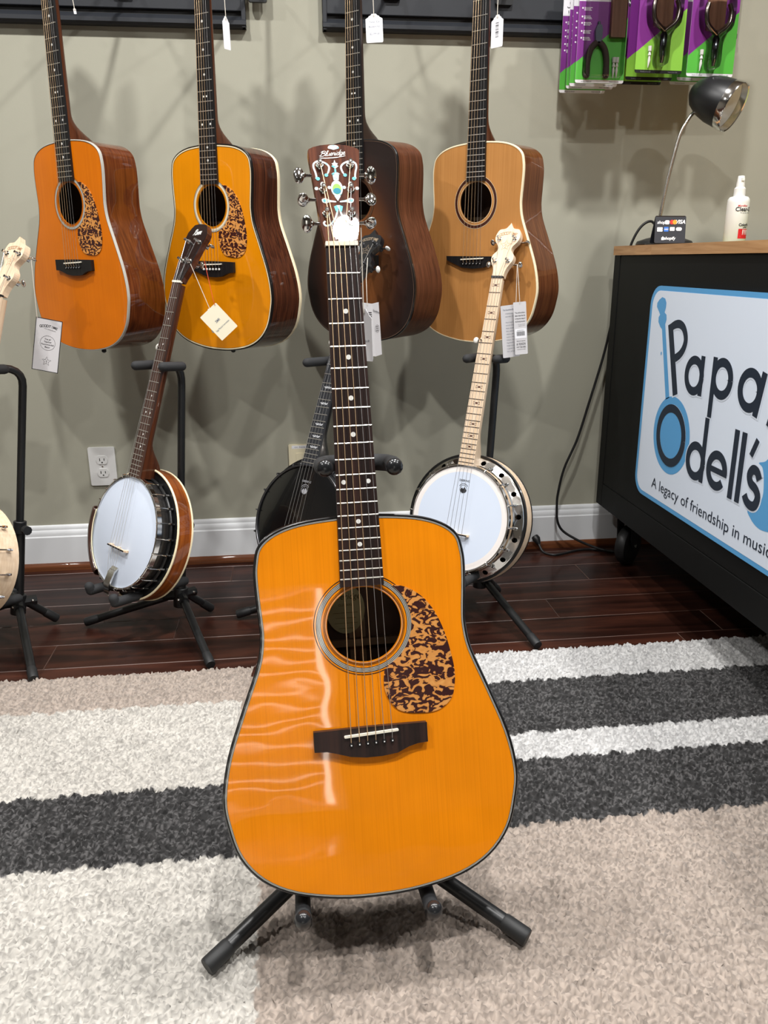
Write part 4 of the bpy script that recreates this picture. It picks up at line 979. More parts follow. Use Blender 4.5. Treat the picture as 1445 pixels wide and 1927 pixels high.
# ------------------------------------------------------------------ stands
def bent(a, c, b, n=6):
    a, c, b = Vector(a), Vector(c), Vector(b)
    return [tuple(a * (1 - t) ** 2 + c * 2 * t * (1 - t) + b * t * t) for t in [i / n for i in range(n + 1)]]
def foot_leg(g, hub, foot, r=0.0105, floor_z=0.0):
    d = (Vector(foot) - Vector(hub)); L = d.length; u = d / L
    o = MB().tube([tuple(Vector(hub)), tuple(Vector(foot) - u * 0.004)], r, 12).build('leg', BLACK_STEEL, g, smooth=40)
    e = Vector(foot)
    MB().tube([tuple(e - u * 0.040), tuple(e - u * 0.036), tuple(e - u * 0.003), tuple(e)], [r * 1.02, r * 1.12, r * 1.15, r * 1.06], 14).build('rubber_foot', RUBBER, o, smooth=40)
    return o
def banjo_stand(label, pole, yaw, feet, yoke_z, cradle, neck_d, cz=0.150, tilt=0.098):
    px, py = pole
    g = thing('instrument_stand', label, 'stand', Matrix.Translation((px, py, 0)), 'black instrument stands')
    n = Vector((math.sin(yaw), -math.cos(yaw), 0)); s = Vector((math.cos(yaw), math.sin(yaw), 0)); up = Vector((0, 0, 1))
    hub = Vector((0, 0, 0.082))
    for fx, fy, fz in feet:
        ft = Vector((fx - px, fy - py, 0.0145 + fz))
        d = Vector((ft.x, ft.y, 0)).normalized()
        h = hub + d * 0.016 + up * 0.006
        o = foot_leg(g, h, ft)
        MB().tube([tuple(h - d * 0.012 + s * 0.0), tuple(h + d * 0.03 - up * 0.004)], 0.0135, 8).build('leg_bracket', BLACK_STEEL, o)
        MB().ellipsoid(tuple(h + d * 0.018 + d.cross(up) * 0.0135), (0.004, 0.004, 0.004), 10, 6).build('rivet', CHROME, o)
    tl = -n * tilt                                   # the pole leans back with the instrument, per metre of height
    at_ = lambda z: tl * (z - 0.08) + up * z
    top = at_(yoke_z - 0.05)
    MB().tube([tuple(at_(0.055)), tuple(at_(0.30))], 0.0135, 16).build('lower_pole', BLACK_STEEL, g, smooth=40)
    MB().tube([tuple(at_(0.29)), tuple(top)] + bent(top, tuple(at_(yoke_z)), tuple(-n * 0.028 + up * yoke_z), 6)[1:], 0.0098, 14).build('upper_pole', BLACK_STEEL, g, smooth=50)
    for z0, z1, r in ((0.055, 0.108, 0.0195), (0.272, 0.305, 0.0165)): MB().tube([tuple(at_(z0)), tuple(at_(z1))], r, 16).build('collar', BLACK_PLASTIC, g, smooth=40, bevel=0.002)
    k = at_(0.288) + s * 0.030
    MB().tube([tuple(at_(0.288)), tuple(k)], 0.005, 8).tube([tuple(k), tuple(k + s * 0.014)], 0.012, 10).build('clamp_knob', BLACK_PLASTIC, g, smooth=30)
    # neck yoke: a cross bar behind the neck and two padded prongs
    c = -n * 0.030 + up * yoke_z
    yk = MB().tube([tuple(c - s * 0.036), tuple(c + s * 0.036)], 0.0085, 10).build('neck_yoke', BLACK_STEEL, g)
    for sd in (-1, 1):
        a = c + s * sd * 0.036
        MB().capsule(tuple(a - n * 0.006), tuple(a + n * (0.078 if sd < 0 else 0.048) + up * 0.004), 0.0115, 12).build('padded_prong', FOAM, yk, smooth=60)
    # lower cradle
    cr = MB().tube([(0, 0, 0.118), tuple(n * 0.02 + up * cz)], 0.012, 10).tube([tuple(-s * cradle + n * 0.022 + up * cz), tuple(s * cradle + n * 0.022 + up * cz)], 0.010, 10).build('cradle_bar', BLACK_STEEL, g)
    for sd in (-1, 1):
        a = n * 0.022 + s * sd * cradle + up * cz
        MB().capsule(tuple(a), tuple(a + n * 0.20 + up * 0.004), 0.0120, 12).capsule(tuple(a + n * 0.20 + up * 0.004), tuple(a + n * 0.203 + up * 0.016), 0.0118, 12).build('cradle_arm', FOAM, cr, smooth=60)
    return g
banjo_stand('black stand holding the banjo at the left picture edge', (-0.735, -0.485), -0.85, [(-1.01, -0.52, 0), (-0.62, -0.785, 0), (-0.655, -0.44, 0)], 0.70, 0.058, 0.13, 0.122, 0.16)
banjo_stand('black stand holding the brown resonator banjo', (-0.312, -0.490), -0.85, [(-0.572, -0.474, 0), (-0.213, -0.765, 0), (-0.24, -0.425, 0)], 0.70, 0.058, 0.13)
banjo_stand('black stand mostly hidden behind the front guitar', (0.108, -0.488), -0.75, [(-0.166, -0.476, 0), (0.19, -0.77, 0), (0.18, -0.42, 0)], 0.70, 0.058, 0.13, 0.158)
banjo_stand('black stand holding the maple resonator banjo by the counter', (0.522, -0.464), -0.70, [(0.25, -0.51, 0), (0.603, -0.765, 0), (0.592, -0.402, 0)], 0.70, 0.058, 0.13)

# stand of the front guitar
gs = thing('guitar_stand', 'black tubular stand on the rug holding the amber front guitar', 'stand', Matrix.Translation((0.085, -1.50, 0)), 'black instrument stands')
hub = Vector((0, 0.02, 0.092))
for ft in ((-0.142 - 0.085, -1.672 + 1.50, 0.0285), (0.307 - 0.085, -1.677 + 1.50, 0.0285), (0.0, 0.22, 0.0285)):
    foot_leg(gs, hub + Vector((ft[0], ft[1], 0)).normalized() * 0.012, ft, 0.0115)
MB().tube([(0, 0.02, 0.075), (0, 0.05, 0.30), (0, 0.088, 0.50), (0, 0.098, 0.60), (0, 0.086, 0.652), (0.002, 0.032, 0.680)], 0.0105, 14).build('pole', BLACK_STEEL, gs, smooth=50)
MB().tube([(0, 0.0185, 0.062), (0, 0.026, 0.118)], 0.0185, 16).build('collar', BLACK_PLASTIC, gs, smooth=40, bevel=0.002)
yk = MB().tube([(-0.050, 0.026, 0.681), (0.002, 0.032, 0.680), (0.055, 0.026, 0.681)], 0.0085, 12).build('neck_yoke', BLACK_STEEL, gs, smooth=60)
for a, b in (((-0.052, 0.030, 0.680), (-0.041, -0.026, 0.688)), ((0.057, 0.030, 0.680), (0.051, -0.026, 0.687))):
    o = MB().tube(bent((a[0] * 0.45, 0.031, 0.680), a, b, 8), 0.0118, 14).build('padded_prong', FOAM, yk, smooth=60)
    MB().ellipsoid((b[0], b[1] - 0.001, b[2]), (0.0116, 0.009, 0.0116), 16, 8).build('end_cap', plain('glossy_black_cap', srgb(30, 31, 33), 0.22), o, smooth=60)
cr = MB().tube([(-0.093, -0.030, 0.076), (-0.06, 0.0, 0.080), (0, 0.018, 0.082), (0.05, 0.0, 0.080), (0.079, -0.030, 0.074)], 0.0095, 12).build('cradle_bar', BLACK_STEEL, gs, smooth=60)
for a, b in (((-0.093, -0.028, 0.0745), (-0.093, -0.212, 0.1265)), ((0.079, -0.028, 0.072), (0.079, -0.212, 0.1225))):
    o = MB().tube([a, b], 0.0105, 14).build('cradle_arm', FOAM, cr, smooth=50)
    MB().capsule((b[0], b[1] + 0.004, b[2] - 0.002), (b[0], b[1] - 0.004, b[2] + 0.010), 0.0118, 14).build('end_cap', MATS['glossy_black_cap'], o, smooth=60)
# ------------------------------------------------------------------ slat rails and hangers on the back wall
RAIL = plain('rail_black', srgb(33, 36, 42), 0.45, bump=0.1, bscale=500)
RAIL_DARK = plain('rail_groove', srgb(10, 11, 13), 0.6)
def rail(label, x0, x1):
    g = thing('hanging_rail', label, 'rail', Matrix.Translation((x0, 0, 1.56)), 'black hanging rails')
    w = x1 - x0
    MB().box(0, w, -0.022, 0, 0.040, 0.30).build('panel', RAIL, g, smooth=0, bevel=0.002)
    MB().box(0.012, w - 0.012, -0.012, 0, 0.028, 0.040).build('groove', RAIL_DARK, g, smooth=0)
    MB().prism([(0.0, 0.0), (0.024, 0.0), (0.030, 0.006), (0.030, 0.016), (0.018, 0.028), (0.0, 0.028)], 0, w, 0, Tb).build('bottom_lip', RAIL, g, smooth=0)
    for x in (0.0, w - 0.012): MB().box(x, x + 0.012, -0.027, 0, 0.0, 0.31).build('end_strip', RAIL, g, smooth=0, bevel=0.002)
    return g
rail('black slatted rail on the wall above the two orange guitars', -1.60, -0.076)
rail('black slatted rail on the wall above the sunburst guitar, reaching the green packages', 0.134, 1.345)
def hanger(label, P, wall_x):
    M = pose(*P)
    c = M @ Vector((0, NUT + 0.012, -0.010))        # where the yoke meets the neck
    back = M @ Vector((0, NUT + 0.012, -0.044))
    g = thing('guitar_hanger', label, 'hanger', Matrix.Translation((wall_x, 0, c.z)), 'guitar wall hangers')
    o = Vector((wall_x, 0, c.z))
    pl = lambda v: tuple(v - o)
    MB().prism(rrect(-0.025, 0.025, -0.05, 0.05, 0.006), 0.0, 0.012, 0, Matrix.Translation((0, -0.0345, 0.07)) @ Matrix(((1, 0, 0, 0), (0, 0, 1, 0), (0, 1, 0, 0), (0, 0, 0, 1)))).build('wall_plate', BLACK_PLASTIC, g, smooth=0, bevel=0.002)
    MB().tube([pl(Vector((wall_x, -0.032, c.z + 0.07))), pl(Vector((wall_x, -0.06, c.z + 0.07))), pl(back + Vector((0, 0.01, 0.012))), pl(back)], 0.006, 10).build('arm', BLACK_STEEL, g)
    yk = None
    xa = M.to_3x3() @ Vector((1, 0, 0)); za = M.to_3x3() @ Vector((0, 0, 1))
    yk = MB().tube([pl(back - xa * 0.030), pl(back + xa * 0.030)], 0.006, 8).build('yoke', BLACK_STEEL, g)
    for s in (-1, 1):
        a = back + xa * s * 0.032
        MB().capsule(pl(a), pl(a + za * 0.050), 0.0075, 10).build('padded_prong', FOAM, yk)
for P, nm in ((PA, 'black hanger arm above the leftmost hanging guitar'), (PB, 'black hanger arm above the golden-topped hanging guitar'), (PC, 'black hanger arm above the sunburst hanging guitar'), (PD, 'black hanger arm above the cedar-topped hanging guitar')):
    t_ = pose(*P) @ Vector((0, NUT - 0.022, -0.04))
    hanger(nm, P, t_.x + 0.10)

# ------------------------------------------------------------------ paper tags on threads
def thread(g, pts, r=0.0008, mat=None): return MB().tube(pts, r, 5).build('thread', mat or THREAD, g, smooth=60)
def price_tag(label, x, y, z, w, h, yaw, roll, top_z, lines=None, barcode=False, top_dx=0.0):
    """white scalloped price tag; (x, y, z) is its top hole"""
    g = thing('price_tag', label, 'tag', facing(x, y, z, yaw, roll), 'white price tags')
    half = [(0.12, 0.02), (0.16, -0.01), (0.22, -0.045), (0.30, -0.06), (0.33, -0.10), (0.42, -0.13), (0.5, -0.16), (0.5, -0.95), (0.46, -1.0)]
    poly = [(a * w, b * h) for a, b in half][::-1] + [(-a * w, b * h) for a, b in half]
    MB().prism(poly, -0.0003, 0.0003).build('card', TAG_WHITE, g, smooth=0)
    MB().ring(0.0012, 0.0028, 0.0005, 0, 14, c=(0, -0.02 * h - 0.003)).build('eyelet', plain('eyelet', srgb(200, 196, 190), 0.5), g, smooth=0)
    thread(g, [(0, -0.004, 0.0008), (0, 0.006, 0.001), (top_dx, top_z - z, 0.0)])
    mb = MB()
    if barcode:
        xx = -0.16 * w
        for k, t in enumerate((2, 1, 3, 1, 1, 2, 1, 3, 2, 1, 1, 2)):
            mb.box(-0.13 * w, 0.13 * w, -0.22 * h - k * 0.040 * h - t * 0.0085 * h, -0.22 * h - k * 0.040 * h, 0.0003, 0.0005)
        mb.build('barcode', INK, g, smooth=0)
    elif lines:
        for k, (tx, sz, yy) in enumerate(lines): mb.text(tx, sz, 0, yy * h, 0.0005, shear=0.2, rot=R(-90) * 0)
        mb.build('handwriting', INK_GREY, g, smooth=0)
    return g
price_tag('blank white price tag hanging beside the golden-topped guitar neck', -0.116, -0.31, 1.513, 0.024, 0.070, 0.9, 0.02, 1.66)
price_tag('white price tag with handwriting hanging beside the sunburst guitar neck', 0.245, -0.31, 1.528, 0.042, 0.062, -0.15, 0.04, 1.68, lines=[('Taylor 324', 0.0058, -0.30), ('Builders Ed.', 0.0058, -0.46), ('$2,399.00', 0.0062, -0.72)])
price_tag('white price tag with a barcode hanging beside the cedar guitar neck', 0.546, -0.355, 1.522, 0.036, 0.070, -0.9, 0.0, 1.68, barcode=True)
price_tag('tiny white string knot tag beside the leftmost guitar neck', -0.466, -0.32, 1.520, 0.006, 0.012, 0.3, 0.1, 1.60)
g = price_tag('white price tag hanging from the front guitar tuner, seen edge-on', 0.1085, -1.415, 0.884, 0.034, 0.070, -1.05, 0.05, 0.992, lines=[('Blueridge BR', 0.004, -0.62)])
def card_tag(label, x, y, z, w, h, yaw, roll, to, mat, edge=None, hole=(0, -0.005), lean=0.0, threadmat=None):
    M = facing(x, y, z, yaw, roll, lean)
    g = thing('hang_tag', label, 'tag', M, 'printed hang tags')
    MB().prism(rrect(-w / 2, w / 2, -h, 0, 0.002, 2), -0.0006, 0.0004, 0, side=1).build('card', [mat, edge or mat], g, smooth=0)
    p = M.inverted() @ Vector(to)
    thread(g, [(hole[0], hole[1], 0.0008), (hole[0] * 0.9 + p.x * 0.1, hole[1] * 0.9 + p.y * 0.1 + 0.002, 0.002), tuple(p)], 0.0007, threadmat)
    return g
DARK_EDGE = plain('dark_card_edge', srgb(40, 40, 44), 0.7)
def border(mb, w, h, t, z, mat=0):
    for a in ((-w / 2, w / 2, -t, 0), (-w / 2, w / 2, -h, -h + t), (-w / 2, -w / 2 + t, -h, 0), (w / 2 - t, w / 2, -h, 0)): mb.box(a[0], a[1], a[2], a[3], z - 0.0002, z, mat)
def star(mb, cx, cy, r, z, t):
    p = []
    for k in range(10):
        q_ = r if k % 2 == 0 else r * 0.42
        p.append((cx + q_ * math.sin(math.pi * k / 5), cy + q_ * math.cos(math.pi * k / 5)))
    mb.ribbon(p, t, z, closed=True)
# grey card on the left banjo
g = card_tag('grey hang tag with a circle and star, hanging below the left maple headstock', -0.588, -0.40, 0.812, 0.064, 0.132, 0.0, -0.21, (-0.615, -0.395, 0.962), TAG_GREY, DARK_EDGE, hole=(-0.029, -0.003))
mb = MB(); border(mb, 0.064, 0.132, 0.0016, 0.0006)
for k, ch in enumerate('GOODTIME'):
    t = (k - 3.5) / 3.5
    mb.text(ch, 0.0090, t * 0.0185, -0.0235 + 0.0028 * (1 - t * t), 0.0006, rot=-t * 0.25 - 0.05, bold=0.012)
mb.text('FIVE STRING BANJOS', 0.0030, 0.004, -0.0275, 0.0006, rot=-0.12)
mb.ring(0.0178, 0.0184, 0.0006, 0, 40, c=(0.001, -0.060))
for tx, yy in (('The #1', -0.0525), ('Teacher', -0.0590), ('Recommended', -0.0655), ('Banjo', -0.0720)): mb.text(tx, 0.0056, 0.001, yy, 0.0006, bold=0.01, width=0.030 if tx == 'Recommended' else None)
star(mb, 0.002, -0.106, 0.0118, 0.0006, 0.0009); mb.text('5', 0.007, 0.002, -0.1085, 0.0006)
mb.build('lettering', INK, g, smooth=0)
# cream card on the brown banjo
g = card_tag('cream square hang tag on a red thread, below the dark banjo headstock', -0.187, -0.505, 0.8355, 0.053, 0.075, 0.05, 0.72, (-0.192, -0.455, 0.950), TAG_CREAM, hole=(0.0205, -0.004), threadmat=plain('red_thread', srgb(196, 70, 40), 0.8))
mb = MB(); mb.text('Saga Musical Instruments', 0.006, 0.0, -0.052, 0.0006, width=0.042); mb.text('SMI', 0.009, 0.0, -0.036, 0.0006, bold=0.01)
mb.build('lettering', INK_GREY, g, smooth=0)
price_tag('small white price tag tucked behind the cream square hang tag', -0.183, -0.5085 + 0.012, 0.838, 0.034, 0.056, 0.05, 0.35, 0.950)
# two cards on the maple banjo
g = card_tag('narrow grey hang tag with a barcode below the maple headstock', 0.587, -0.515, 0.8475, 0.033, 0.131, -0.05, 0.085, (0.582, -0.500, 0.938), TAG_GREY, DARK_EDGE)
mb = MB()
for k, tx in enumerate(('"You will not find a', 'better banjo than this', 'in the price range of', 'the Deering Goodtime"')): mb.text(tx, 0.0050, 0.0, -0.028 - k * 0.0072, 0.0006, width=0.026, bold=0.012)
mb.text('Acoustic Guitar', 0.0028, 0.003, -0.0565, 0.0006); mb.text('magazine review', 0.0026, 0.003, -0.060, 0.0006)
for tx, sz, yy, wd in (('READ ON TO SEE THE', 0.0036, -0.0985, 0.022), ('#1 REASON', 0.0085, -0.1075, 0.023), ('WHY TEACHERS', 0.0060, -0.1145, 0.024), ('recommend this banjo', 0.0030, -0.1190, 0.022)): mb.text(tx, sz, 0.0, yy, 0.0006, width=wd, bold=0.008)
mb.build('lettering', INK, g, smooth=0)
st = MB().prism(rrect(-0.0145, 0.0145, -0.0905, -0.0665, 0.001, 2), 0.0004, 0.0007).build('barcode_sticker', TAG_WHITE, g, smooth=0)
mb = MB(); xx = -0.010
for k in range(18):
    w_ = (0.0006, 0.0010, 0.0005, 0.0014)[(k * 7 + 3) % 4]; mb.box(xx, xx + w_ * 0.7, -0.084, -0.073, 0.0007, 0.0009); xx += 0.00115
mb.text('GOODTIME 2', 0.003, 0, -0.0715, 0.0009); mb.build('barcode', INK, st, smooth=0)
g = card_tag('wider grey leaflet tag with small print, half behind the narrow tag', 0.562, -0.507, 0.8395, 0.046, 0.131, 0.12, 0.10, (0.582, -0.497, 0.938), TAG_GREY, DARK_EDGE, hole=(0.018, -0.003))
mb = MB(); mb.text('The Goodtime Banjo', 0.0055, 0.0, -0.013, 0.0006, bold=0.015, width=0.034)
for k, tx in enumerate(('A friendly lightweight', 'banjo made in the USA', '', 'Rock maple neck', 'and rim with satin', 'finish, slender and', 'fast, adjustable', 'tailpiece, planetary', 'tuners, bow tie', 'inlays, maple', 'fingerboard, clear', 'bright tone, and', 'a great value', 'for players')):
    if tx: mb.text(tx, 0.0046, 0.003, -0.022 - k * 0.0073, 0.0006, width=0.028)
mb.build('lettering', INK_GREY, g, smooth=0)
# folded leaflet on the black banjo
M = facing(0.207, -0.50, 0.8455, 0.0, 0.06)
g = thing('hang_tag', 'folded grey leaflet tag hanging below the black headstock', 'tag', M, 'printed hang tags')
mb = MB(); mb.add([(-0.020, 0.005, -0.012), (0.008, 0, 0.0), (0.008, -0.13, 0.0), (-0.020, -0.125, -0.012)], [(0, 3, 2, 1)]); mb.add([(0.008, 0, 0.0), (0.027, 0.0015, -0.022), (0.027, -0.1285, -0.022), (0.008, -0.13, 0.0)], [(0, 3, 2, 1)])
o = mb.build('card', TAG_GREY, g, smooth=0); md = o.modifiers.new('thickness', 'SOLIDIFY'); md.thickness = 0.001; md.offset = -1
T2 = Matrix.Translation((0.008, 0, 0.0008)) @ Matrix.Rotation(math.atan2(0.022, 0.019), 4, 'Y')
mb = MB(); mb.text('Goodtime', 0.007, 0.0145, -0.022, 0.0008, 0, T2, rot=-0.3, bold=0.01); mb.ring(0.0088, 0.0094, 0.0008, 0, 24, T2, c=(0.0145, -0.062))
for yy in (-0.057, -0.062, -0.067): mb.box(0.009, 0.020, yy, yy + 0.0012, 0.0006, 0.0008, 0, T2)
for k in range(3): mb.box(-0.012, 0.006, -0.022 - k * 0.005, -0.020 - k * 0.005, 0.0006, 0.0008, 0, Matrix.Translation((0, 0, -0.0035)) @ Matrix.Rotation(R(-23), 4, 'Y'))
mb.build('lettering', INK, g, smooth=0)
thread(g, [(-0.004, -0.003, -0.004), (-0.002, 0.06, -0.004), tuple(M.inverted() @ Vector((0.210, -0.45, 0.955)))])

# ------------------------------------------------------------------ wall outlets
def outlet(label, x, z, w, h, colr, full=True):
    g = thing('wall_outlet', label, 'outlet', facing(x, -0.0003, z))
    pm_ = plain('outlet_plate_%d' % int(colr[0] * 1000), colr, 0.35)
    MB().prism(rrect(-w / 2, w / 2, -h / 2, h / 2, 0.004, 3), 0.0, 0.0055).build('cover_plate', pm_, g, smooth=0, bevel=0.0022)
    if full:
        for s in (-1, 1):
            rc = MB().prism([(0.0172 * math.cos(t) * (1.0), s * 0.0205 + max(-0.0135, min(0.0135, 0.0172 * math.sin(t)))) for t in np.linspace(0, 2 * math.pi, 29)[:-1]], 0.005, 0.0075).build('receptacle', pm_, g, smooth=0, bevel=0.0006)
            mb = MB(); cy = s * 0.0205
            mb.box(-0.0078, -0.0056, cy - 0.003, cy + 0.0062, 0.0070, 0.0078); mb.box(0.0056, 0.0078, cy - 0.002, cy + 0.0056, 0.0070, 0.0078); mb.disc(0.0024, 0.0078, 0, 12, c=(0, cy - 0.0075 + (0.0 if s < 0 else 0.0)))
            mb.build('slots', plain('slot_black', srgb(24, 22, 20), 0.7), rc, smooth=0)
        MB().lathe([(0.0030, 0.005), (0.0030, 0.0062), (0.0001, 0.0068)], 12).build('screw', CHROME, g)
    else:
        MB().prism(rrect(-0.017, 0.017, -0.033, 0.033, 0.002, 2), 0.005, 0.007).build('rocker', pm_, g, smooth=0, bevel=0.0008)
        MB().box(-0.030, 0.022, 0.048, 0.058, 0.0055, 0.0058).build('sticker', TAG_WHITE, g, smooth=0)
        MB().text('CH1  PHONE', 0.006, -0.004, 0.0505, 0.0060).build('lettering', INK, g, smooth=0)
outlet('white double power outlet on the wall beside the brown banjo', -0.5895, 0.334, 0.081, 0.123, srgb(230, 230, 228))
outlet('cream wall plate mostly hidden behind the black banjo', 0.033, 0.324, 0.081, 0.123, srgb(232, 222, 190), full=False)

# ------------------------------------------------------------------ black counter on casters with the shop sign
CX = 0.985; CYB = -0.125; CYF = -1.95; CX2 = 1.68
COUNTER = plain('counter_black', srgb(9, 10, 10), 0.6, spec=0.25, bump=0.1, bscale=400)
ct = thing('counter', 'black rolling shop counter with a blue and white sign', 'counter', Matrix.Translation((CX, CYF, 0)))
L_ = CYB - CYF; W_ = CX2 - CX
MB().box(0.0015, W_, 0.0, L_ - 0.0435, 0.264, 0.960).build('body', COUNTER, ct, smooth=0, bevel=0.002)
MB().box(0.0, W_, L_ - 0.0425, L_, 0.190, 0.960).build('end_panel', COUNTER, ct, smooth=0, bevel=0.0015)
MB().box(0.0, W_, 0.0, L_ - 0.0435, 0.190, 0.2632).build('bottom_rail', COUNTER, ct, smooth=0, bevel=0.0015)
for cx_, cy_ in ((0.075, L_ - 0.085), (W_ - 0.075, L_ - 0.085), (0.075, 0.10), (W_ - 0.075, 0.10)):
    Tc = Matrix.Translation((cx_, cy_, 0.007 if cy_ < 0.5 else 0.0)) @ Matrix.Rotation(R(40), 4, 'Z')
    c = MB().box(-0.045, 0.045, -0.045, 0.045, 0.180, 0.1905, 0, Tc)
    c.lathe([(0.028, 0.162), (0.034, 0.172), (0.034, 0.180)], 20, 0, Tc)
    for s in (-1, 1): c.prism([(-0.018, 0.165), (0.022, 0.165), (0.034, 0.090), (0.030, 0.055), (0.008, 0.055), (-0.010, 0.090)], s * 0.024 - 0.002, s * 0.024 + 0.002, 0, Tc @ Matrix(((1, 0, 0, 0), (0, 0, 1, 0), (0, 1, 0, 0), (0, 0, 0, 1))))
    co = c.build('caster', plain('caster_steel', srgb(40, 41, 43), 0.35, 0.6), ct, smooth=30)
    Tw = Tc @ Matrix.Translation((0.020, 0, 0.0645)) @ Matrix.Rotation(R(90), 4, 'X')
    MB().lathe([(0.012, -0.021), (0.040, -0.018), (0.052, -0.019), (0.060, -0.016), (0.064, -0.008), (0.064, 0.008), (0.060, 0.016), (0.052, 0.019), (0.040, 0.018), (0.012, 0.021)], 32, 0, Tw).build('wheel', plain('caster_rubber', srgb(22, 22, 23), 0.5), co, smooth=40)
    MB().tube([tuple(Tw @ Vector((0, 0, -0.028))), tuple(Tw @ Vector((0, 0, 0.028)))], 0.006, 10).build('axle', CHROME, co)
WORKTOP = wood('butcher_block', [(0.3, (0.36, 0.185, 0.080, 1)), (0.55, (0.50, 0.285, 0.135, 1)), (0.75, (0.60, 0.37, 0.19, 1))], (30, 4, 60), 0.4, coat=0.3, detail=4, distort=1.2, per_object=0.14, coat_rough=0.15)
wt = thing('worktop', 'light wooden butcher-block worktop on the black counter', 'worktop', Matrix.Translation((CX, CYF, 0.960)))
ya = L_ + 0.001
k = 0
sw = 0.0
xs_ = [-0.004, 0.042, 0.088, 0.134, 0.180, 0.226, 0.272, 0.318, 0.364, 0.410, 0.456, 0.502, 0.548, 0.594, 0.640, 0.700]
offs = [0.26, 0.55, 0.12, 0.40, 0.62, 0.22, 0.48, 0.08, 0.36, 0.58, 0.18, 0.44, 0.30, 0.52, 0.2]
for i, (a, b) in enumerate(zip(xs_[:-1], xs_[1:])):
    ys_ = [ya] + [ya - offs[i] - 0.62 * j for j in range(3) if ya - offs[i] - 0.62 * j > 0.05] + [-0.001]
    for y1, y0 in zip(ys_[:-1], ys_[1:]):
        o = MB().box(a + 0.0001 - (a + b) / 2, b - 0.0001 - (a + b) / 2, y0 + 0.0001 - (y0 + y1) / 2, y1 - 0.0001 - (y0 + y1) / 2, 0.0003, 0.026).build('stave', WORKTOP, wt, smooth=0)
        o.location = ((a + b) / 2, (y0 + y1) / 2, 0)
# sign: local u along the counter towards the viewer, v up, w out of the counter
sg = thing('shop_sign', 'white sign with blue border and dark lettering on the black counter', 'sign', Matrix(((0, 0, -1, CX - 0.0003), (-1, 0, 0, 0), (0, 1, 0, 0), (0, 0, 0, 1))))
BLUE = plain('sign_blue', srgb(86, 156, 208), 0.45); NAVY = plain('sign_navy', srgb(26, 38, 54), 0.45); SIGN_WHITE = plain('sign_white', srgb(216, 226, 240), 0.45)
U0, U1, V0, V1 = 0.409, 1.62, 0.3135, 0.882
MB().prism(rrect(U0, U1, V0, V1, 0.052, 8), 0.0, 0.003).build('border_panel', BLUE, sg, smooth=0)
MB().prism(rrect(U0 + 0.0135, U1 - 0.0135, V0 + 0.012, V1 - 0.012, 0.042, 8), 0.003, 0.0034).build('white_panel', SIGN_WHITE, sg, smooth=0)
mb = MB(); z = 0.0037
head_ = [(0.478, 0.854), (0.495, 0.851), (0.504, 0.841), (0.504, 0.829), (0.499, 0.816), (0.511, 0.811), (0.514, 0.799), (0.509, 0.787), (0.512, 0.779), (0.573, 0.605), (0.553, 0.597), (0.493, 0.773), (0.482, 0.778), (0.468, 0.790), (0.467, 0.802), (0.474, 0.809), (0.464, 0.818), (0.451, 0.828), (0.451, 0.838), (0.462, 0.847)]
mb.flat(head_[::-1], z); mb.disc(0.0035, z, 0, 12, c=(0.502, 0.711), ry=0.005)
mb.disc(0.101, z, 0, 64, c=(0.602, 0.511))
mb.build('banjo_silhouette', BLUE, sg, smooth=0)
gb = catmull([(1.073, 0.570), (1.050, 0.566), (1.030, 0.546), (1.007, 0.537), (1.022, 0.530), (1.032, 0.507), (1.036, 0.470), (1.018, 0.436), (0.988, 0.426), (1.006, 0.411), (1.026, 0.403), (1.051, 0.401), (1.090, 0.410), (1.150, 0.440), (1.185, 0.500), (1.160, 0.560), (1.115, 0.585)], 4, True)
MB().flat(gb[::-1], z).flat([(1.12, 0.575), (1.15, 0.545), (1.36, 0.800), (1.335, 0.825)], z + 0.0001).build('guitar_silhouette', BLUE, sg, smooth=0)
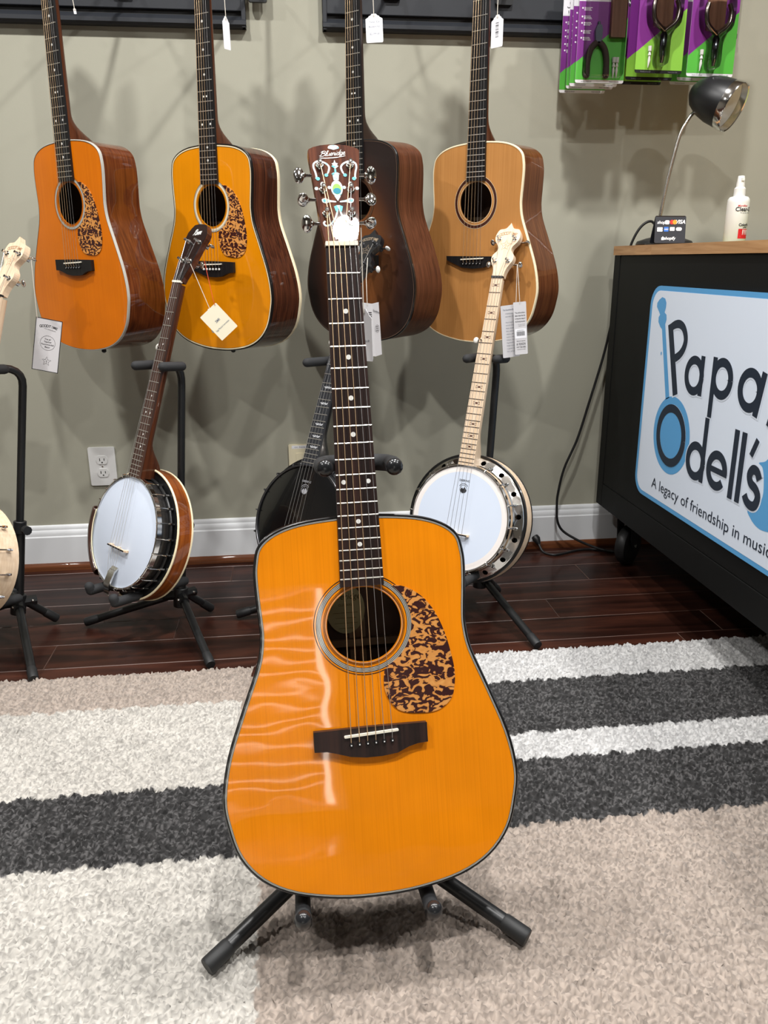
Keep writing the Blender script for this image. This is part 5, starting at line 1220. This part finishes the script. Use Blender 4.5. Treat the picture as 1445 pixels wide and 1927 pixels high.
def stroke_letters(mb, w, z):
    def arc(cu, cv, r, a0=0.0, a1=360.0, n=40): return [(cu + r * math.cos(R(a0 + (a1 - a0) * i / n)), cv + r * math.sin(R(a0 + (a1 - a0) * i / n))) for i in range(n + 1)]
    S = 0.0205 + w
    lift = [0.0]
    def rb(p, ww=S, closed=False):
        lift[0] += 0.00004 if w == 0 else 0.000004
        mb.ribbon(p, ww, z + lift[0], closed=closed)
    rb([(0.5395, 0.790), (0.604, 0.617 - w / 2)], 0.026 + w)                     # P stem
    rb(catmull([(0.543, 0.780), (0.566, 0.790), (0.590, 0.793), (0.612, 0.786), (0.626, 0.770), (0.630, 0.753), (0.622, 0.734), (0.606, 0.719), (0.584, 0.708)], 4))
    rb(arc(0.6905, 0.678, 0.0375)); rb([(0.7265, 0.729 + w / 2), (0.7265, 0.634 - w / 2)], 0.019 + w)
    rb(arc(0.8205, 0.688, 0.0370)); rb([(0.783, 0.733 + w / 2), (0.783, 0.5925 - w / 2)], 0.019 + w)
    rb(arc(0.9385, 0.680, 0.0375)); rb([(0.987, 0.724 + w / 2), (0.9685, 0.628 - w / 2)], 0.019 + w)
    rb(arc(0.7425, 0.4775, 0.0375)); rb([(0.778, 0.590 + w / 2), (0.778, 0.4325 - w / 2)], 0.019 + w)
    rb(arc(0.8445, 0.479, 0.0365, 0, 322)); rb([(0.808, 0.479), (0.890, 0.479)], 0.014 + w)
    rb([(0.912, 0.589 + w / 2), (0.912, 0.431 - w / 2)], 0.0195 + w); rb([(0.9425, 0.589 + w / 2), (0.9425, 0.431 - w / 2)], 0.0195 + w)
    rb([(0.994, 0.584), (0.9755, 0.545)], 0.014 + w)
    rb(catmull([(1.018, 0.503), (1.006, 0.517), (0.990, 0.518), (0.980, 0.504), (0.988, 0.488), (1.008, 0.480), (1.020, 0.466), (1.014, 0.446), (0.999, 0.440), (0.981, 0.445), (0.970, 0.457)], 4))
    rb(arc(0.602, 0.511, 0.0705), 0.0215 + (0 if w == 0 else w * 0.0))
    rb([(1.034, 0.662), (1.022, 0.618)], 0.014 + w)
mb = MB(); stroke_letters(mb, 0.008, 0.0039); mb.build('letter_outline', SIGN_WHITE, sg, smooth=0)
mb = MB(); stroke_letters(mb, 0.0, 0.0042); mb.build('lettering', NAVY, sg, smooth=0)
mb = MB(); mb.disc(0.0597, 0.0044, 0, 48, c=(0.602, 0.511)); mb.build('banjo_silhouette', BLUE, sg, smooth=0)
tx, _ = text_geo('A legacy of friendship in music', 1.0, align='LEFT')
mb = MB().text('A legacy of friendship in music', 0.0405, 0.520, 0.352, 0.0042, align='LEFT', width=0.572, sy=1.0)
mb.build('tagline', NAVY, sg, smooth=0)

# ------------------------------------------------------------------ things on the counter
TZ = 0.9862
# desk lamp
lp = thing('desk_lamp', 'black desk lamp with chrome rim and gooseneck on the counter', 'lamp', Matrix.Translation((1.101, -0.200, TZ)))
MB().lathe([(0.078, 0.0), (0.080, 0.004), (0.076, 0.012), (0.052, 0.020), (0.024, 0.026), (0.012, 0.040), (0.0105, 0.046), (0.0001, 0.046)], 36).build('base', BLACK_PLASTIC, lp, smooth=40)
neckp = catmull([(-0.029, -0.02, 0.030), (-0.030, -0.025, 0.085), (-0.020, -0.032, 0.182), (-0.004, -0.040, 0.282), (0.012, -0.045, 0.322), (0.030, -0.045, 0.345), (0.052, -0.045, 0.360)], 6)
MB().tube(neckp, 0.0052, 12).build('gooseneck', plain('brushed_chrome', (0.62, 0.60, 0.57, 1), 0.25, 1.0, bump=0.4, bscale=900), lp, smooth=60)
hd = Matrix.Translation((1.103 - 1.085, -0.045, 1.397 - TZ)) @ Vector((0, 0, 0)).to_track_quat('Z', 'Y').to_matrix().to_4x4() if False else None
ax = Vector((0.62, -0.66, -0.42)).normalized()
Th = Matrix.Translation((0.028, -0.045, 0.396)) @ ax.to_track_quat('Z', 'Y').to_matrix().to_4x4()
MB().lathe([(0.0001, -0.012), (0.018, -0.008), (0.036, 0.006), (0.050, 0.030), (0.0585, 0.062), (0.061, 0.090), (0.061, 0.100), (0.0595, 0.100), (0.0595, 0.090), (0.050, 0.040), (0.0001, 0.010)], 40, 0, Th, caps=False).build('shade', plain('satin_black_shade', srgb(20, 21, 23), 0.38), lp, smooth=50)
MB().lathe([(0.0612, 0.098), (0.0635, 0.099), (0.0640, 0.116), (0.0625, 0.120), (0.0600, 0.118), (0.0595, 0.100)], 40, 0, Th, caps=False).build('rim', CHROME, lp, smooth=40)
MB().lathe([(0.0590, 0.100), (0.046, 0.055), (0.020, 0.030), (0.0001, 0.026)], 32, 0, Th, caps=False).build('reflector', plain('white_reflector', srgb(205, 210, 208), 0.35), lp, smooth=50)
MB().ellipsoid((0, 0, 0.062), (0.024, 0.024, 0.034), 16, 10, 0, Th).build('bulb', plain('frosted_bulb', srgb(226, 226, 220), 0.3), lp, smooth=60)
# card sign: folded tent
M = Matrix.Translation((1.036, -0.345, TZ)) @ Matrix.Rotation(R(2), 4, 'Z')
cs = thing('payment_sign', 'small black tent card with payment logos on the counter', 'sign', M)
MB().prism(rrect(-0.048, 0.050, -0.004, 0.004, 0.003), 0.0, 0.004, 0, Matrix.Translation((-0.001, 0.0, 0)) @ Matrix.Diagonal((1.0, 6.0, 1.0, 1.0))).build('foot', BLACK_PLASTIC, cs, smooth=0)
Tf = Matrix.Translation((-0.044, -0.026, 0.004)) @ Matrix.Rotation(R(72), 4, 'X')
Tf = Tf @ Matrix(((1, 0.12, 0, 0), (0, 1, 0, 0), (0, 0, 1, 0), (0, 0, 0, 1)))
DK = plain('tent_card_black', srgb(40, 41, 47), 0.5)
MB().prism(rrect(0, 0.088, 0, 0.074, 0.004, 3), -0.002, 0.0, 0, Tf).build('front_leaf', DK, cs, smooth=0)
Tk = Matrix.Translation((-0.036, 0.020, 0.004)) @ Matrix.Rotation(R(108), 4, 'X')
MB().prism(rrect(0, 0.086, 0, 0.074, 0.004, 3), 0.0, 0.002, 0, Tk).build('back_leaf', DK, cs, smooth=0)
mb = MB(); z = 0.0004
mb.text('shop', 0.012, 0.0165, 0.052, z, 0, Tf, bold=0.02, shear=0.2); mb.prism(rrect(0.0275, 0.040, 0.0505, 0.0615, 0.003, 3), 0.0001, z, 0, Tf)
mb.text('VISA', 0.0145, 0.071, 0.0525, z, 0, Tf, bold=0.03, shear=0.25)
mb.prism(rrect(0.006, 0.0215, 0.031, 0.0425, 0.001, 2), 0.0001, z, 0, Tf); mb.prism(rrect(0.0425, 0.056, 0.033, 0.0430, 0.001, 2), 0.0001, z, 0, Tf); mb.prism(rrect(0.060, 0.077, 0.033, 0.0425, 0.0046, 4), 0.0001, z, 0, Tf)
mb.text('shopify', 0.0115, 0.043, 0.009, z, 0, Tf, bold=0.025, shear=0.15); mb.prism([(0.0195, 0.008), (0.0265, 0.008), (0.0275, 0.0150), (0.0255, 0.0150), (0.0245, 0.0175), (0.0225, 0.0175), (0.0215, 0.0150), (0.0195, 0.0150)], 0.0001, z, 0, Tf)
mb.disc(0.0062, z, 1, 24, Tf, c=(0.0475, 0.0565)); mb.disc(0.0062, z + 0.0001, 2, 24, Tf, c=(0.0555, 0.0565))
mb.prism(rrect(0.0255, 0.0385, 0.031, 0.0435, 0.001, 2), 0.0001, z, 3, Tf)
mb.text('AMEX', 0.0045, 0.032, 0.0355, z + 0.0002, 0, Tf, bold=0.02); mb.text('Pay', 0.0045, 0.049, 0.0362, z + 0.0002, 4, Tf); mb.text('Pay', 0.0045, 0.0685, 0.0362, z + 0.0002, 4, Tf); mb.text('DISCOVER', 0.0034, 0.0138, 0.0355, z + 0.0002, 4, Tf)
mb.build('payment_logos', [plain('print_white', srgb(240, 240, 240), 0.6), plain('print_red', srgb(220, 40, 30), 0.6), plain('print_orange', srgb(240, 150, 40), 0.6), plain('print_blue', srgb(50, 110, 200), 0.6), plain('print_grey', srgb(120, 120, 125), 0.6)], cs, smooth=0)
# spray bottle on a thin green mat
mt = thing('counter_mat', 'thin olive green mat under the white spray bottle', 'mat', Matrix.Translation((1.36, -0.40, TZ)))
MB().prism(rrect(-0.155, 0.22, -0.20, 0.16, 0.008), 0.0, 0.0035).build('sheet', plain('olive_mat', srgb(128, 128, 70), 0.6), mt, smooth=0, bevel=0.001)
MB().prism(rrect(-0.14, 0.205, -0.185, 0.145, 0.008), 0.0035, 0.0042).build('inner_sheet', plain('olive_mat_light', srgb(146, 146, 84), 0.6), mt, smooth=0)
bt = thing('spray_bottle', 'white spray bottle with red and black label on the counter', 'bottle', Matrix.Translation((1.268, -0.285, TZ + 0.0044)))
MB().lathe([(0.0001, 0.0), (0.027, 0.0), (0.0295, 0.003), (0.0295, 0.108), (0.0285, 0.116), (0.024, 0.122), (0.014, 0.1245), (0.0135, 0.128), (0.0001, 0.128)], 36).build('body', WHITE_PLASTIC, bt, smooth=40)
MB().lathe([(0.0001, 0.124), (0.0155, 0.124), (0.0152, 0.144), (0.0125, 0.147), (0.0115, 0.148), (0.0105, 0.162), (0.0001, 0.163)], 28).build('collar', WHITE_PLASTIC, bt, smooth=40)
MB().lathe([(0.0100, 0.160), (0.0088, 0.176), (0.0080, 0.177), (0.0001, 0.177)], 24).box(-0.004, 0.004, -0.0125, 0.0, 0.164, 0.171).build('nozzle', WHITE_PLASTIC, bt, smooth=40)
rb_ = 0.0298
def wrap(qx, qy, zz):
    a = qx / rb_ - 0.15
    return ((rb_ + zz) * math.sin(a + 0.45), -(rb_ + zz) * math.cos(a + 0.45), qy)
mb = MB()
mb.text('Clear-Dent', 0.0155, 0.006, 0.084, 0.0003, 0, None, bold=0.02, bend=wrap, align='CENTER'); mb.text('Microfiber', 0.0065, -0.010, 0.096, 0.0003, 1, None, bend=wrap, bold=0.02); mb.text('for guitars and banjos', 0.0045, 0.004, 0.0785, 0.0003, 0, None, bend=wrap)
mb.text('ColorFine', 0.010, 0.004, 0.045, 0.0003, 0, None, bold=0.03, bend=wrap); mb.text('polish', 0.006, 0.004, 0.040, 0.0003, 0, None, bend=wrap, bold=0.02)
nseg = 10
for i in range(nseg):
    a = -0.016 + 0.044 * i / nseg; b_ = -0.016 + 0.044 * (i + 1) / nseg
    mb.add([wrap(a, 0.012, 0.0002), wrap(b_, 0.012, 0.0002), wrap(b_, 0.0375, 0.0002), wrap(a, 0.0375, 0.0002)], [(0, 1, 2, 3)], 1)
for u in (-0.004, 0.002, 0.008, 0.013, 0.018):
    mb.add([wrap(u, 0.022, 0.0004), wrap(u + 0.0016, 0.022, 0.0004), wrap(u + 0.0032, 0.034, 0.0004), wrap(u + 0.0016, 0.037, 0.0004), wrap(u, 0.034, 0.0004)], [(0, 1, 2, 3, 4)], 2)
mb.add([wrap(-0.01, 0.017, 0.0004), wrap(0.02, 0.017, 0.0004), wrap(0.02, 0.0185, 0.0004), wrap(-0.01, 0.0185, 0.0004)], [(0, 1, 2, 3)], 2)
mb.build('label', [INK, plain('label_red', srgb(206, 30, 36), 0.5), plain('label_white', srgb(240, 236, 232), 0.5)], bt, smooth=0)
# cords
CORD = plain('black_cord', srgb(20, 20, 21), 0.5)
o = MB().tube(catmull([(1.118, -0.118, TZ + 0.008), (1.113, -0.117, TZ + 0.045), (1.095, -0.115, TZ + 0.070), (1.068, -0.112, TZ + 0.058), (1.046, -0.108, TZ + 0.020), (1.036, -0.100, TZ - 0.03), (1.030, -0.085, 0.86)], 6), 0.0038, 8).build('lamp_cord', CORD, None, smooth=60)
tag(o, 'short black lamp cord arching over the back corner of the counter', 'cord')
o = MB().tube(catmull([(1.02, -0.070, 0.80), (1.008, -0.055, 0.69), (0.995, -0.05, 0.619), (0.966, -0.05, 0.503), (0.935, -0.05, 0.385), (0.897, -0.05, 0.287), (0.881, -0.05, 0.203), (0.880, -0.05, 0.16), (0.884, -0.052, 0.108), (0.903, -0.055, 0.072), (0.945, -0.070, 0.045), (0.995, -0.080, 0.022), (1.045, -0.095, 0.008), (1.11, -0.12, 0.005)], 6), 0.0042, 8).build('power_cord', CORD, None, smooth=60)
tag(o, 'long black power cord hanging down the wall behind the counter', 'cord')
g = thing('plugged_cord', 'black cord with plug lying on the floor beside the maple banjo', 'cord', Matrix.Translation((0.80, -0.05, 0)))
MB().tube(catmull([(0.024, 0.006, 0.030), (0.033, -0.024, 0.006), (0.059, -0.055, 0.0046), (0.101, -0.045, 0.0046), (0.153, -0.022, 0.0046), (0.20, -0.018, 0.0046), (0.244, -0.036, 0.0046), (0.32, -0.05, 0.0046)], 6), 0.0040, 8).build('cable', CORD, g, smooth=60)
MB().tube([(0.016, 0.022, 0.045), (0.020, 0.014, 0.038), (0.024, 0.006, 0.030), (0.026, 0.0, 0.024)], [0.012, 0.014, 0.009, 0.005], 12).build('plug', BLACK_PLASTIC, g, smooth=50)

# ------------------------------------------------------------------ blister-packed hangers
PURPLE = plain('card_purple', srgb(122, 42, 132), 0.4, coat=0.5); GREEN = plain('card_green', srgb(84, 176, 62), 0.4, coat=0.5); LIME = plain('card_lime', srgb(132, 190, 66), 0.4, coat=0.5)
CARD_W = plain('card_white', srgb(226, 224, 228), 0.4, coat=0.5); CARD_K = plain('card_black', srgb(26, 24, 26), 0.4, coat=0.5)
WALNUT = wood('walnut_block', [(0.3, (0.13, 0.060, 0.034, 1)), (0.7, (0.23, 0.115, 0.068, 1))], (90, 6, 90), 0.5)
BRZ = plain('smoked_chrome', (0.30, 0.26, 0.23, 1), 0.16, 1.0)
def package(label, x, y, z, kind, yaw=0.0, front=True):
    """card hanging from a peg; (x, z) is the lower left corner"""
    g = thing('hanger_package', label, 'package', facing(x, y, z, yaw), 'packaged instrument hangers')
    w, h, hz, ft = 0.136, 0.262, 0.194, 0.008
    dark = kind == 'black'
    head = CARD_K if dark else CARD_W
    poly = rrect(0, w, 0, h, 0.005, 3)
    mb = MB().prism(poly, -0.0008, 0.0, 0)
    mb.flat([(0, ft), (w, ft), (w, 0.158), (0, 0.050)], 0.0003, 2); mb.flat([(0, 0.050), (w, 0.158), (w, hz), (0, hz)], 0.0003, 1)
    card = mb.build('card', [head, PURPLE, LIME if dark else GREEN], g, smooth=0)
    mb = MB(); tz = 0.0006
    script(mb, 'String', 0.012, hz + 0.020, 0.0085, 0.042, 0.0017, tz, slant=0.25)
    mb.text('S W I N G', 0.0085, 0.014, hz + 0.007, tz, align='LEFT', bold=0.01)
    mb.build('lettering', (plain('print_white', srgb(240, 240, 240), 0.6)) if dark else INK, card, smooth=0)
    mb = MB()
    if kind == 'yoke':
        for k, yy in enumerate((0.178, 0.158, 0.143, 0.124, 0.108)):
            mb.disc(0.0022, tz, 0, 10, c=(0.010, yy))
            for j in range(3): mb.box(0.0145, 0.0145 + (0.022, 0.018, 0.020)[(j + k) % 3], yy + 0.0005 - j * 0.003, yy + 0.0019 - j * 0.003, tz - 0.0002, tz)
    mb.text('Works on drywall', 0.004, 0.016, 0.0022, tz, 1, align='LEFT'); mb.text('Made in the USA', 0.004, w - 0.040, 0.0022, tz, 1, align='LEFT')
    mb.build('small_print', [plain('print_white', srgb(240, 240, 240), 0.6), INK if not dark else plain('print_grey', srgb(120, 120, 125), 0.6)], card, smooth=0)
    if not front: return g
    if kind == 'yoke':
        MB().prism(rrect(0.086, 0.126, 0.108, 0.222, 0.003), 0.0006, 0.016).build('wood_block', WALNUT, g, smooth=0, bevel=0.002)
        MB().prism([(0.047, 0.098), (0.063, 0.098), (0.065, 0.125), (0.061, 0.138), (0.050, 0.138), (0.045, 0.125)], 0.001, 0.012).tube([(0.055, 0.136, 0.006), (0.055, 0.146, 0.006)], 0.004, 10).build('steel_stem', plain('grey_zinc', srgb(82, 88, 98), 0.35, 0.5), g, smooth=0, bevel=0.0015)
        for s in (-1, 1):
            MB().tube(catmull([(0.055 + s * 0.004, 0.096, 0.008), (0.055 + s * 0.018, 0.082, 0.008), (0.055 + s * 0.0255, 0.058, 0.008), (0.055 + s * 0.0270, 0.034, 0.008)], 5), 0.0082, 12).capsule((0.055 + s * 0.027, 0.034, 0.008), (0.055 + s * 0.0272, 0.018, 0.008), 0.0088, 12).build('padded_prong', plain('brown_foam', srgb(62, 50, 44), 0.8), g, smooth=60)
        for dx in (0.0, 0.009):
            MB().tube([(0.103 + dx, 0.062, 0.006), (0.103 + dx, 0.050, 0.006), (0.103 + dx, 0.048, 0.006), (0.103 + dx, 0.040, 0.006), (0.103 + dx, 0.038, 0.006), (0.103 + dx, 0.030, 0.006), (0.103 + dx, 0.012, 0.006)], [0.0052, 0.0046, 0.0024, 0.0044, 0.0022, 0.0038, 0.0008], 10).build('wall_anchor', plain('anchor_white', srgb(206, 204, 200), 0.4), g, smooth=30)
        blister = [rrect(0.018, 0.131, 0.011, 0.232, 0.012)]
        zt = 0.0195
    else:
        cx, cy = 0.066, 0.122
        MB().prism(rrect(cx - 0.024, cx + 0.024, 0.110, 0.200, 0.004), 0.0006, 0.014).build('wood_block', WALNUT, g, smooth=0, bevel=0.002)
        MB().tube(catmull([(cx - 0.030, 0.172, 0.019), (cx - 0.034, 0.150, 0.020), (cx - 0.028, 0.122, 0.021), (cx - 0.006, 0.102, 0.021), (cx, 0.098, 0.021), (cx + 0.006, 0.102, 0.021), (cx + 0.030, 0.122, 0.021), (cx + 0.037, 0.150, 0.020), (cx + 0.030, 0.172, 0.019)], 5), 0.0062, 12).build('yoke', BRZ, g, smooth=60)
        MB().tube([(cx, 0.100, 0.020), (cx, 0.092, 0.020), (cx, 0.088, 0.020), (cx, 0.040, 0.020), (cx, 0.034, 0.020), (cx, 0.022, 0.018)], [0.006, 0.0068, 0.0095, 0.0085, 0.006, 0.004], 14).build('stem', plain('dark_chrome', (0.16, 0.17, 0.19, 1), 0.12, 1.0), g, smooth=50)
        MB().tube([(0.036, 0.064, 0.006), (0.036, 0.052, 0.006), (0.036, 0.050, 0.006), (0.036, 0.042, 0.006), (0.036, 0.040, 0.006), (0.036, 0.030, 0.006), (0.034, 0.012, 0.006)], [0.0052, 0.0046, 0.0024, 0.0044, 0.0022, 0.0038, 0.0008], 10).build('wall_anchor', plain('anchor_white', srgb(206, 204, 200), 0.4), g, smooth=30)
        blister = [catmull([(0.020, 0.188), (0.024, 0.120), (0.044, 0.096), (0.050, 0.070), (0.050, 0.018), (0.082, 0.018), (0.084, 0.070), (0.090, 0.096), (0.112, 0.120), (0.114, 0.188), (0.094, 0.204), (0.040, 0.204)], 3, True)[::-1]]
        blister = [b_[::-1] for b_ in blister]
        zt = 0.0300
    mb = MB()
    for b_ in blister:
        n_ = len(b_); cxm = sum(p[0] for p in b_) / n_; cym = sum(p[1] for p in b_) / n_
        ins = [(cxm + (p[0] - cxm) * 0.94, cym + (p[1] - cym) * 0.97) for p in b_]
        v = [(x_, y_, 0.0004) for x_, y_ in b_] + [(x_, y_, zt) for x_, y_ in ins]
        mb.add(v, [(i, (i + 1) % n_, n_ + (i + 1) % n_, n_ + i) for i in range(n_)] + [tuple(range(n_, 2 * n_))])
    mb.build('clear_blister', CLEAR, g, smooth=50, bevel=0.003)
    return g
package('frontmost purple and green package with a padded two-prong hanger', 0.803, -0.205, 1.406, 'yoke')
package('second purple and green package in the left stack, behind the two-prong one', 0.803, -0.160, 1.406, 'yoke', front=False)
package('third purple and green package in the left stack, behind the second', 0.804, -0.128, 1.406, 'yoke', front=False)
package('rearmost purple and green package in the left stack, nearest the wall', 0.804, -0.068, 1.406, 'yoke', front=False)
package('black-headed package with a chrome yoke hanger in the middle stack', 0.966, -0.212, 1.432, 'black', 0.04)
package('second black-headed package in the middle stack, behind the chrome yoke one', 0.962, -0.160, 1.425, 'black', 0.02, front=False)
package('rearmost black-headed package in the middle stack, nearest the wall', 0.958, -0.100, 1.425, 'black', 0.02, front=False)
package('front white-headed package with a dark yoke hanger in the right stack, above the lamp', 1.117, -0.205, 1.428, 'stem', 0.03)
package('second white-headed package in the right stack, behind the dark yoke one', 1.117, -0.150, 1.428, 'stem', 0.03, front=False)
package('rearmost white-headed package in the right stack, nearest the wall', 1.121, -0.095, 1.428, 'stem', 0.03, front=False)
for x_, z_, lb in ((0.871, 1.658, 'left'), (1.033, 1.683, 'middle'), (1.186, 1.680, 'right')):
    g = thing('display_peg', 'metal display peg carrying the %s stack of hanger packages' % lb, 'peg', Matrix.Translation((x_, -0.022, z_)), 'display pegs')
    MB().tube([(0, 0, 0), (0, -0.21, 0.0), (0, -0.225, 0.012)], 0.0028, 8).build('rod', CHROME, g)
    MB().box(-0.02, 0.02, -0.006, 0.0, -0.012, 0.012).build('clip', BLACK_PLASTIC, g, smooth=0)
